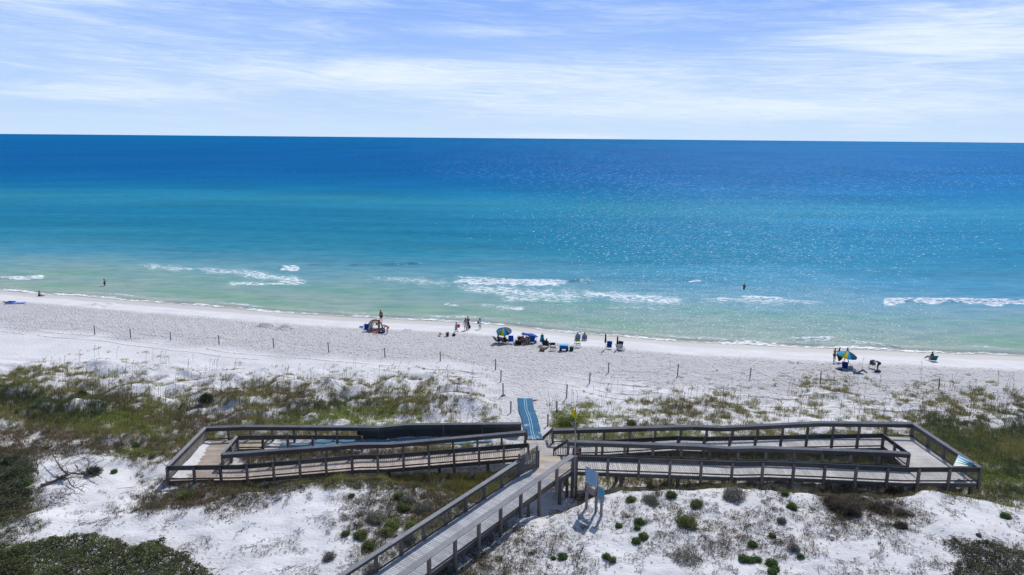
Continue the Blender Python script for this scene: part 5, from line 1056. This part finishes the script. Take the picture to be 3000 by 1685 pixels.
def umbrella_open(px, py, ptop, label, r_, tiltx, tilty, cols, group='open striped beach umbrellas'):
    g = gat(px, py); zt_ = atY(px, ptop, g[1])[2]; h_ = zt_-g[2]; t = empty('beach_umbrella', g, 0, label, 'beach umbrella', group)
    ct = atY(px, ptop, g[1])-g; lean = V3(tiltx, tilty, 1); lean /= np.linalg.norm(lean); hub = V3(ct[0], 0, h_)
    mb = MB(); mb.tube([(0, 0, -.25), hub*.55, hub-lean*.02], .02, 7); mb.build('pole', cmat((.55, .56, .58), 'pole_metal'), t)
    S = np.cross(lean, V3(0, 1, 0)); S /= np.linalg.norm(S); T = np.cross(lean, S); T = T if T[1] > 0 else -T; n_ = len(cols); mb = MB(); rb = MB()
    def pt(a, f): rr_ = r_*f; return hub+S*math.cos(a)*rr_+T*math.sin(a)*rr_-lean*(.42*r_*f**1.7)
    for k in range(n_):
        a0, a1 = 2*math.pi*k/n_, 2*math.pi*(k+1)/n_; am = (a0+a1)/2; V = [hub+lean*.02]
        for f in (.35, .7, 1.0): V += [pt(a0, f), pt(am, f*.985)-lean*.01*f, pt(a1, f)]
        V += [pt(a0, 1)-lean*.10, pt(am, .985)-lean*.13, pt(a1, 1)-lean*.10]
        F_ = [(0, 1, 2), (0, 2, 3)]
        for j in range(3): b = 1+3*j; F_ += [(b, b+3, b+4, b+1), (b+1, b+4, b+5, b+2)]
        p = MB(); p.add(V, F_, cols[k]); mb.add(V, F_, cols[k]); rb.tube([hub-lean*.03, pt(a0, .5)-lean*.015, pt(a0, 1)-lean*.012], .006, 4)
    c = mb.build('canopy', M_CLOTH, t); sm = c.modifiers.new('t', 'SOLIDIFY'); sm.thickness = .006; rb.build('ribs', cmat((.4, .4, .42), 'rib'), t)
    mb = MB(); mb.tube([hub, hub+lean*.08], [.02, .008], 6); mb.build('tip', cmat((.7, .7, .7), 'cap'), t); return t
def umbrella_shut(px, py, ptop, label, col, col2=None, fr=.45, rmax=.11):
    g = gat(px, py); h_ = atY(px, ptop, g[1])[2]-g[2]; t = empty('closed_umbrella', g, 0, label, 'beach umbrella'); xx = atY(px, ptop, g[1])[0]-g[0]
    mb = MB(); mb.tube([(0, 0, -.25), (0, 0, h_)], .02, 7); mb.build('pole', cmat((.55, .5, .42), 'pole_metal'), t)
    mb = MB(); zs = [h_+.02, h_-.15, h_-.38, h_-.40, h_*(fr+.25), h_*fr+.02, h_*fr-.02]; rs_ = [.012, .05, .10*rmax/.11, .06*rmax/.11, .085*rmax/.11, rmax, rmax*.85]; n_ = 12; V = []; F_ = []
    for i, (z, r_) in enumerate(zip(zs, rs_)):
        for j in range(n_): a = 2*math.pi*j/n_; q = r_*(1+.18*(-1)**j); V.append((q*math.cos(a), q*math.sin(a), z))
    F_ = [(i*n_+j, i*n_+(j+1) % n_, (i+1)*n_+(j+1) % n_, (i+1)*n_+j) for i in range(len(zs)-1) for j in range(n_)]; mb.add(V, F_, col); mb.build('folded_canopy', M_CLOTH, t, smooth=False)
    if col2: mb = MB(); mb.tube([(0, 0, h_*.42), (0, .02, h_*.50)], [.11, .13], 8, col2); mb.build('tie_bag', M_CLOTH, t)
    return t
def cooler(px, py, rz, label, col, lid, w=.55, d=.36, h=.34, cat='cooler'):
    t = gear('cooler', px, py, rz, label, cat); mb = MB(); V = []
    mb.add([(-w/2*.94, -d/2*.94, 0), (w/2*.94, -d/2*.94, 0), (w/2*.94, d/2*.94, 0), (-w/2*.94, d/2*.94, 0), (-w/2, -d/2, h), (w/2, -d/2, h), (w/2, d/2, h), (-w/2, d/2, h)], [(0, 3, 2, 1), (4, 5, 6, 7), (0, 1, 5, 4), (1, 2, 6, 5), (2, 3, 7, 6), (3, 0, 4, 7)]); mb.build('tub', cmat(col, 'plastic'), t)
    mb = MB(); mb.box((-w/2-.01, -d/2-.01, h+.002), (w/2+.01, d/2+.01, h+.07)); mb.build('lid', cmat(lid, 'plastic'), t)
    mb = MB(); mb.tube([(-w/2-.02, 0, h*.7), (-w/2-.03, 0, h+.12), (w/2+.03, 0, h+.12), (w/2+.02, 0, h*.7)], .012, 5); mb.build('handle', cmat((.1, .1, .1), 'plastic'), t); return t
def bag(px, py, rz, label, col, w=.45, d=.25, h=.38, col2=None, cat='bag', nm='bag'):
    t = gear(nm, px, py, rz, label, cat); mb = MB(); n_ = 10; V = []; zs = [0, h*.25, h*.7, h]; sc_ = [.82, 1.0, .95, .62]
    for z, s in zip(zs, sc_):
        for j in range(n_): a = 2*math.pi*j/n_; V.append((w/2*s*math.copysign(abs(math.cos(a))**.6, math.cos(a)), d/2*s*math.copysign(abs(math.sin(a))**.6, math.sin(a)), z+.02*math.sin(3*a+z*9)))
    F_ = [(i*n_+j, i*n_+(j+1) % n_, (i+1)*n_+(j+1) % n_, (i+1)*n_+j) for i in range(3) for j in range(n_)]+[tuple(range(n_))[::-1], tuple(3*n_+j for j in range(n_))]; mb.add(V, F_); mb.build('body', cmat(col), t, smooth=True)
    mb = MB(); mb.tube([(-w*.25, 0, h), (-w*.18, 0, h+.14), (w*.18, 0, h+.14), (w*.25, 0, h)], .014, 5); mb.build('handle', cmat(col2 or col), t)
    if col2: mb = MB(); mb.tube([(0, 0, h*.62), (0, 0, h*.80)], [w*.51, w*.49], 10); o = mb.build('band', cmat(col2), t); o.scale = (1, d/w, 1)
    return t
def towel(px, py, rz, label, w, l, col, lump=.05, mess=0.0):
    g = gat(px, py); n_ = 16; u = np.linspace(-.5, .5, n_); X_, Y_, F_ = grid(u*l, u*w); c, s = math.cos(rz), math.sin(rz); rr_ = 1+mess*gn(X_*3+px, Y_*3, 5); gx_ = g[0]+(X_*c-Y_*s)*rr_; gy_ = g[1]+(X_*s+Y_*c)*rr_; z = hgt(gx_, gy_)+.03+lump*np.abs(gn(X_*5, Y_*5, 6))
    o = npmesh('towel', np.stack([gx_-g[0], gy_-g[1], z-g[2]], -1), F_, cmat(col), smooth=True); o.location = tuple(g); sm = o.modifiers.new('t', 'SOLIDIFY'); sm.thickness = .012; return props(o, label, 'towel')
# left edge
towel(45, 889, .25, 'bright blue towel on the sand at the far left', 1.1, 2.6, (.02, .13, .50), .06)
person(28, 887, 'lie', math.pi/2+.4, 'person in dark clothes lying face down beside the blue towel', .95, wear=(('shirt', (.02, .02, .03)), ('trousers', (.02, .022, .03))))
person(115, 868, 'ground', -math.pi/2, 'sunbather sitting on the wet sand with legs stretched out to the right', 1.0, skin=M_SKD, wear=(('shorts', (.04, .03, .04)),))
person(307, 838, 'swim', -.8, 'bather standing knee deep in the shallows at left', 1.0, skin=M_SKD, wear=(('trunks', (.03, .03, .05)),), z0=(0, -.45))
person(2180, 846, 'swim', math.pi*.9, 'bather in dark shorts standing waist deep in the blue water', 1.0, skin=M_SKD, wear=(('shorts', (.01, .01, .015)),), z0=(0, -.75))
# tent group
def tent(px, py):
    t = gear('pop_up_tent', px, py, 0, 'pale pop-up beach shelter with a maroon arched front on the sand', 'beach tent'); w, h_, dp = 1.95, 1.35, 1.5; n_ = 14; arcs = []
    for k, (yy, f) in enumerate(((0, 1.0), (.5, .98), (1.0, .86), (1.5, .55))): arcs.append([V3(-w/2*f*math.cos(math.pi*j/n_), yy, h_*f*math.sin(math.pi*j/n_)**.8) for j in range(n_+1)])
    mb = MB()
    for k in range(3): mb.add(arcs[k]+arcs[k+1], [(j, j+1, n_+2+j, n_+1+j) for j in range(n_)], (.70, .68, .66))
    o = mb.build('shell', mat('thin_nylon', (.70, .68, .66), .7, .2, trans=.45), t, smooth=True); sm = o.modifiers.new('t', 'SOLIDIFY'); sm.thickness = .01
    A_ = arcs[0]; mb = MB(); B_ = [p*V3(1.06, 1, 1.07)+V3(0, -.02, 0) for p in A_]; C2 = [p+V3(0, .30, 0) for p in B_]
    mb.add(A_+B_, [(j, j+1, n_+2+j, n_+1+j) for j in range(n_)], (.20, .03, .04)); mb.add(B_+C2, [(j, j+1, n_+2+j, n_+1+j) for j in range(n_)], (.20, .03, .04)); o = mb.build('arch_trim', cmat((.20, .03, .04)), t); sm = o.modifiers.new('t', 'SOLIDIFY'); sm.thickness = .02
    mb = MB(); mb.tube([V3(-w/2*.98, 0, 0)]+[p for p in A_], .015, 5); mb.tube(arcs[2], .012, 5); mb.build('hoops', cmat((.05, .04, .04), 'hoop'), t)
    mb = MB(); mb.prism([(-.9, -.1, .01), (.9, -.1, .01), (.8, 1.4, .01), (-.8, 1.4, .01)], (0, 0, .02)); mb.build('floor_sheet', cmat((.30, .28, .27)), t)
tent(1099, 969)
person(1117, 946, 'lookdown', .6, 'tall shirtless man in dark trunks standing behind the tent', 1.08, skin=M_SKD, wear=(('trunks', (.012, .012, .015)),))
person(1103, 952, 'ground', 0, 'child whose head shows just above the tent roof', .85, skin=M_SKD)
person(1111, 974, 'hold', 2.4, 'woman in a pale bikini standing at the tent opening', .96, skin=M_SKD, wear=(('bikini_top', (.35, .20, .16)), ('swimsuit_bottom', (.40, .38, .36))))
person(1135, 976, 'bend', 1.3, 'boy in orange shorts bending beside the tent', .88, skin=M_SKD, wear=(('shorts', (.75, .17, .01)),))
chair(1073, 973, math.pi, 'royal blue beach chair seen from behind left of the tent', (.01, .05, .28), h=.30, backh=.66, recl=.18)
chair(1059, 960, math.pi/2, 'low blue folding chair farthest left by the tent', (.03, .12, .38), h=.15, backh=.5, arms=False)
towel(1094, 973, .05, 'crumpled coral red towel in front of the tent', .6, 1.1, (.62, .08, .06), .22, .3)
bag(1124, 974, .2, 'blue and white patterned bag at the right foot of the tent', (.02, .10, .35), .42, .3, .55, (.5, .55, .6)); bag(1114, 977, .2, 'black bag on the sand in front of the tent', (.012, .012, .014), .6, .3, .2)
# strollers
person(1337, 977, 'walk', math.pi/2, 'child in a grey top walking left with a red bag', .88, wear=(('shirt', (.22, .25, .24)), ('dress', (.42, .33, .33))))
t_ = bag(1343, 969, 0, 'red bag carried by the walking child', (.50, .03, .06), .42, .2, .42); t_.location[2] += .42
cooler(1311, 985, .1, 'dark red jug cooler with a white band on the sand', (.22, .02, .03), (.75, .77, .78), .36, .36, .52); 
bag(1290, 979, 0, 'yellow beach toy lying left of the red cooler', (.55, .52, .05), .35, .25, .18, cat='toy', nm='toy'); bag(1330, 984, 0, 'small dark bag at the feet of the walking child', (.06, .06, .055), .4, .3, .28); bag(1287, 986, 0, 'dark pair of shoes below the yellow toy', (.05, .05, .05), .35, .2, .1, cat='shoes', nm='shoes')
person(1364, 969, 'stand', .1, 'woman in a grey top and white skirt seen from behind', 1.0, hair=M_HAIR, hairlen=.18, wear=(('shirt', (.20, .22, .21)), ('skirt', (.62, .58, .58))))
person(1371, 967, 'hold', .5, 'person in a sun hat and dark wetsuit beside the white skirt', 1.05, skin=M_SKD, wear=(('wetsuit_top', (.06, .065, .07)), ('trousers', (.02, .02, .025))), hat=(.35, .31, .27))
t_ = bag(1375, 966, 0, 'black bag held by the person in a sun hat', (.015, .015, .018), .35, .25, .5); t_.location[2] += .15
person(1406, 966, 'hold', .3, 'woman with long dark hair in a white cover up', .96, skin=M_SKD, hairlen=.34, wear=(('cover_up', (.58, .56, .53)),))
t_ = bag(1399, 952, .3, 'dark bundle held out by the woman in white', (.03, .05, .05), .26, .2, .40); t_.location = tuple(np.array(gat(1405, 966))+np.array([-.20, .18, .80]))
# main umbrella camp
NV, BL, CN, TL, OL, YE, PW, GY = (.012, .07, .19), (.01, .12, .32), (.05, .48, .72), (.07, .45, .38), (.35, .36, .07), (.78, .68, .03), (.18, .28, .62), (.13, .125, .14)
umbrella_open(1476, 1003, 962, 'open striped umbrella of blue, yellow and grey panels over two dark chairs', 0.93, -.05, -.28, [NV, BL, CN, TL, PW, GY, GY, GY, GY, PW, NV, CN, YE, OL, TL, CN])
def seated(px, py, rz, lab, ccol, pk):
    chair(px, py, rz, lab[0], ccol, frame=(.06, .06, .06)); g = gat(px, py); t = person(px, py, 'sit', rz, lab[1], .95, **pk); t.location = tuple(g+np.array([-math.sin(rz)*-.02, 0, .03])); return t
chair(1459, 1006, -.9, 'grey and black reclining chair left of the umbrella pole', (.10, .10, .12), frame=(.02, .02, .02), recl=.4); person(1461, 1005, 'sit', -.9, 'person in dark clothes reclining left of the umbrella pole', .95, skin=M_SKD, wear=(('shirt', (.06, .06, .07)), ('trousers', (.03, .03, .04))), hat=(.15, .12, .10))
chair(1478, 1008, -.7, 'grey and black reclining chair directly under the striped umbrella', (.12, .12, .15), frame=(.02, .02, .02), recl=.35); person(1480, 1007, 'sit', -.7, 'person in black directly under the striped umbrella', .95, skin=M_SKD, wear=(('shirt', (.03, .03, .035)), ('trousers', (.03, .03, .035))))
chair(1497, 1007, math.pi+.05, 'bright blue beach chair between the umbrella and the coolers', (.008, .10, .42), h=.3, backh=.6, recl=.15)
bag(1509, 1008, .3, 'small white bag on the sand right of the blue chair', (.50, .52, .54), .4, .3, .25)
cooler(1525, 998, .05, 'red cooler with a white lid under the blue board', (.38, .02, .03), (.75, .76, .76), .75, .42, .55); cooler(1519, 1009, 0, 'black square cooler in front of the red one', (.012, .012, .012), (.03, .03, .03), .75, .4, .42)
person(1532, 1009, 'sit', math.pi+.3, 'person in a red top seated next to the black cooler', .9, wear=(('shirt', (.42, .08, .08)), ('shorts', (.06, .05, .05)))); person(1541, 1009, 'sit', math.pi, 'person in grey seated between two others', .9, hair=M_HAIR, wear=(('shirt', (.25, .27, .33)), ('shorts', (.08, .08, .10)))); person(1550, 1006, 'sit', math.pi-.4, 'bare armed sunbather seated rightmost of three', .9, skin=M_SKIN, hair=M_GING, wear=(('bikini_top', (.03, .03, .03)), ('shorts', (.04, .04, .04))))
for (a, b, c_, lb) in ((1532, 1010, (.10, .08, .07), 'brown chair under the person in red'), (1541, 1010, (.12, .13, .16), 'grey chair under the middle person of three'), (1550, 1007, (.02, .02, .02), 'black chair under the rightmost of three')): chair(a, b, math.pi, lb, c_, frame=(.1, .1, .1), h=.3, backh=.45)
chair(1559, 1008, math.pi-.15, 'cobalt blue beach chair under the end of the long blue board', (.008, .08, .33), h=.3, backh=.6, recl=.2); bag(1568, 1005, 0, 'small grey bag right of the cobalt chair', (.15, .15, .15), .3, .25, .3)
def board(px0, py0, px1, py1):
    a = gat(px0, py0+6); b = gat(px1, py1+8); t = empty('canopy_sheet', a, 0, 'long blue shade cloth on poles above the red cooler', 'shade cloth'); n_ = 12; mb = MB(); V = []; d = b-a; s = V3(-d[1], d[0], 0); s /= np.linalg.norm(s); zt = .95
    for i in range(n_+1):
        f = i/n_; w_ = .30+.30*math.sin(math.pi*f)**.7
        for k in (-1, 0, 1): V.append(d*f+s*k*w_+V3(0, 0, zt-.15*f+.06*(1-k*k)-.05*math.sin(f*9)))
    mb.add(V, [(3*i+k, 3*i+k+1, 3*i+k+4, 3*i+k+3) for i in range(n_) for k in range(2)], (.06, .16, .50)); o = mb.build('cloth', M_CLOTH, t, smooth=True); sm = o.modifiers.new('t', 'SOLIDIFY'); sm.thickness = .02
    for f in (.04, .5, .96): mb = MB(); p = d*f; mb.tube([(p[0], p[1], -.1-.0), (p[0], p[1], zt-.15*f-.06)], .018, 6); mb.build('pole', cmat((.6, .6, .6), 'pole_metal'), t)
board(1530, 992, 1574, 998)
umbrella_shut(1588, 1011, 976, 'closed teal umbrella standing behind a wicker basket', (.01, .30, .38), rmax=.26, fr=.28)
chair(1599, 1019, -.5, 'black reclining chair beside the closed teal umbrella', (.025, .025, .03), frame=(.02, .02, .02), h=.36, backh=.75, recl=.35); person(1602, 1018, 'sit', -.5, 'person in black slumped in the chair by the teal umbrella', 1.0, skin=M_SKD, wear=(('shirt', (.035, .04, .04)), ('trousers', (.05, .03, .03))))
bag(1588, 1029, 0, 'round brown straw basket at the foot of the closed teal umbrella', (.22, .12, .06), .62, .5, .45, (.42, .32, .25), cat='basket', nm='basket')
def director(px, py, label, col, frame, w=.56, h=.45):
    t = gear('folding_chair', px, py, math.pi+.1, label, 'folding chair'); fm = cmat(frame, 'tube_metal'); fb = cmat(col)
    mb = MB(); mb.box((-w/2, -.22, h-.02), (w/2, .22, h)); mb.build('seat', fb, t); mb = MB(); mb.box((-w/2, -.24, h+.18), (w/2, -.22, h+.48)); mb.build('backrest', fb, t)
    mb = MB()
    for s in (-1, 1):
        x = s*w/2; mb.tube([(x, -.23, 0), (x, -.23, h+.50)], .014, 5); mb.tube([(x, .22, 0), (x, .22, h+.2)], .014, 5); mb.tube([(x, -.23, h+.2), (x, .22, h+.2)], .018, 5); mb.tube([(x, -.23, .02), (-x, -.23, h-.04)], .011, 5); mb.tube([(x, .22, .02), (-x, .22, h-.04)], .011, 5)
    mb.build('frame', fm, t)
director(1620, 1028, 'black folding armchair with crossed legs, left of the blue wagon', (.02, .02, .025), (.03, .03, .03)); director(1693, 1018, 'lime green folding chair with thin legs', (.16, .32, .01), (.20, .20, .20), .5, .48)
def wagon(px, py):
    t = gear('beach_wagon', px, py, -.1, 'blue folding wagon piled with a pale cyan towel', 'wagon'); mb = MB(); mb.add([(-.45, -.26, .24), (.45, -.26, .24), (.45, .26, .24), (-.45, .26, .24), (-.5, -.3, .62), (.5, -.3, .62), (.5, .3, .62), (-.5, .3, .62)], [(0, 3, 2, 1), (4, 5, 6, 7), (0, 1, 5, 4), (1, 2, 6, 5), (2, 3, 7, 6), (3, 0, 4, 7)]); mb.build('tub', cmat((.01, .10, .40)), t)
    for x in (-.38, .38):
        for y in (-.32, .32): mb = MB(); mb.tube([(x, y-.05, .15), (x, y+.05, .15)], .15, 14); mb.build('wheel', cmat((.015, .015, .018), 'rubber'), t)
    mb = MB(); mb.tube([(-.48, 0, .3), (-.72, 0, .62), (-.80, 0, .85)], .016, 6); mb.tube([(-.8, -.1, .85), (-.8, .1, .85)], .018, 6); mb.build('handle', cmat((.05, .05, .06), 'plastic'), t)
    g = np.array(t.location); n_ = 12; X_, Y_, F_ = grid(np.linspace(-.55, .5, n_), np.linspace(-.34, .30, n_)); z = .68+.06*np.abs(gn(X_*4, Y_*4, 3))-.25*np.clip(-Y_-.27, 0, 1)-.12*np.clip(-X_-.4, 0, 1)
    o = npmesh('towel', np.stack([X_, Y_, z], -1), F_, cmat((.10, .50, .65)), smooth=True); o.location = tuple(g); o.rotation_euler[2] = -.1; sm = o.modifiers.new('t', 'SOLIDIFY'); sm.thickness = .02; props(o, 'pale cyan towel spread over the blue wagon', 'towel')
wagon(1652, 1027)
cooler(1674, 1027, 0, 'small dark green box right of the blue wagon', (.02, .05, .045), (.02, .04, .04), .42, .38, .36)
def tripod(px, py, ptop):
    g = gat(px, py); h_ = atY(px, ptop, g[1])[2]-g[2]; t = empty('tripod', g, 0, 'thin pale tripod stand left of the lime green chair', 'tripod'); mb = MB()
    for a in (0, 2.1, 4.2): mb.tube([(.25*math.cos(a), .25*math.sin(a), 0), (0, 0, h_*.9)], .011, 5)
    mb.tube([(0, 0, h_*.5), (0, 0, h_)], .012, 5); mb.build('legs', cmat((.4, .4, .4), 'tube_metal'), t)
tripod(1683, 1019, 1000)
chair(1692, 996, 0, 'blue grey beach chair at the waterline, the left one of a pair', (.16, .20, .30), h=.18, backh=.62, recl=.3, w=.62); person(1692, 996, 'sit', 0, 'person in a pale cap in the left waterline chair', .92, wear=(('shirt', (.20, .24, .34)),), hat=(.45, .5, .65))
chair(1712, 997, -.05, 'blue grey beach chair at the waterline, the right one of a pair', (.14, .18, .26), h=.18, backh=.62, recl=.3, w=.58); person(1712, 997, 'sit', -.05, 'dark haired person in the right waterline chair', .92, wear=(('shirt', (.16, .20, .28)),))
umbrella_shut(1773, 1024, 976, 'closed navy umbrella on a tall thin pole', (.01, .05, .25), (.01, .03, .10), rmax=.10, fr=.5); umbrella_shut(1808, 1026, 983, 'closed dark umbrella with a pale band beside the grey lounger', (.015, .02, .04), (.02, .022, .03), rmax=.10, fr=.48)
chair(1784, 1023, 2.9, 'navy blue beach chair right of the closed navy umbrella', (.01, .05, .20), h=.24, backh=.58, recl=.35); chair(1814, 1024, 2.6, 'navy chair back behind the striped grey one', (.012, .02, .07), h=.3, backh=.6); chair(1819, 1028, math.pi+.3, 'black and white striped low lounger at the end of the row', (.30, .31, .32), frame=(.02, .02, .02), h=.22, backh=.4, recl=.5, w=.75)
# right hand group
umbrella_open(2485, 1077, 1030, 'open striped umbrella at right with navy chairs in its shade', 1.03, .12, -.10, [CN, CN, BL, NV, GY, GY, GY, GY, GY, GY, NV, BL, CN, YE, OL, CN])
person(2443, 1062, 'armsup', -1.2, 'woman in a black bikini holding up a dark towel', .98, hair=M_GING, wear=(('bikini_top', (.35, .2, .15)), ('swimsuit_bottom', (.01, .01, .012))))
g = gat(2457, 1061); dt = MB(); prof = [(.10, 1.75, .06), (.0, 1.45, .16), (.05, 1.1, .42), (.12, .8, .50), (.22, .5, .40), (.18, .25, .22), (.10, .12, .08)]; V = []
for (cx_, z, w_) in prof:
    for j in range(6): f = j/5-.5; V.append((cx_+f*w_*1.3-.1, .08*math.sin(j*1.9+z*3)+.0, z+.02*math.sin(j*2)))
dt.add(V, [(i*6+j, i*6+j+1, i*6+j+7, i*6+j+6) for i in range(6) for j in range(5)], (.02, .03, .035)); o = dt.build('dark_towel', cmat((.02, .03, .035)), smooth=True); o.location = tuple(g); sm = o.modifiers.new('t', 'SOLIDIFY'); sm.thickness = .015; props(o, 'big charcoal towel held up by the woman in a black bikini', 'towel')
person(2479, 1063, 'walk', .2, 'person in orange shorts standing behind the right umbrella', 1.02, hair=M_HAIR, wear=(('shorts', (.50, .10, .05)), ('bikini_top', (.05, .05, .06))))
chair(2475, 1085, 2.8, 'navy beach chair in the umbrella shade at right', (.008, .03, .16), h=.25, backh=.55); bag(2492, 1081, .1, 'pale grey tub behind the umbrella pole at right', (.35, .38, .42), .55, .35, .32, cat='tub', nm='tub'); bag(2461, 1085, 0, 'small brown bag at the left of the umbrella shade', (.05, .035, .03), .5, .25, .15)
chair(2506, 1094, 1.2, 'folded navy chair lying on the sand right of the umbrella shade', (.01, .03, .13), h=.14, backh=.35, recl=.5, arms=True)
a, b = gat(2524, 1082), gat(2540, 1094); mb = MB(); mb.tube([a+V3(0, 0, .06), a*.5+b*.5+V3(0, 0, .07), b+V3(0, 0, .06)], [.03, .06, .05], 8, (.06, .065, .07)); o = mb.build('umbrella_sleeve', M_CLOTH, loc=tuple(a)); o.location = tuple(a); props(o, 'long dark umbrella sleeve lying on the sand', 'umbrella sleeve')
person(2570, 1086, 'bend', 1.35, 'man in a white shirt bending over a green chair', 1.0, hair=M_GING, skin=M_SKD, wear=(('shirt', (.60, .63, .72)), ('shorts', (.02, .02, .03)))); chair(2554, 1079, 2.5, 'dark green folding chair gripped by the man in white', (.02, .12, .09), frame=(.4, .42, .42), h=.42, backh=.38, recl=.1)
bag(2571, 1089, .1, 'black bag at the feet of the man in white', (.012, .014, .018), .75, .35, .14); 
chair(2731, 1058, -.1, 'teal beach chair seen from behind near the right waterline', (.008, .12, .15), h=.2, backh=.6, recl=.3, w=.66); person(2727, 1057, 'sit', .35, 'person with bare knees sitting in the teal chair', 1.0, skin=M_SKD, wear=(('shirt', (.02, .10, .13)),))
# little things in the sand
for (a, b, c_, lb) in ((1474, 1160, (.55, .03, .04), 'red rag at the foot of the left access post'), (1567, 1174, (.40, .05, .06), 'pinkish red scrap beside the top of the mat')): towel(a, b, .4, lb, .22, .38, c_, .12, .3)
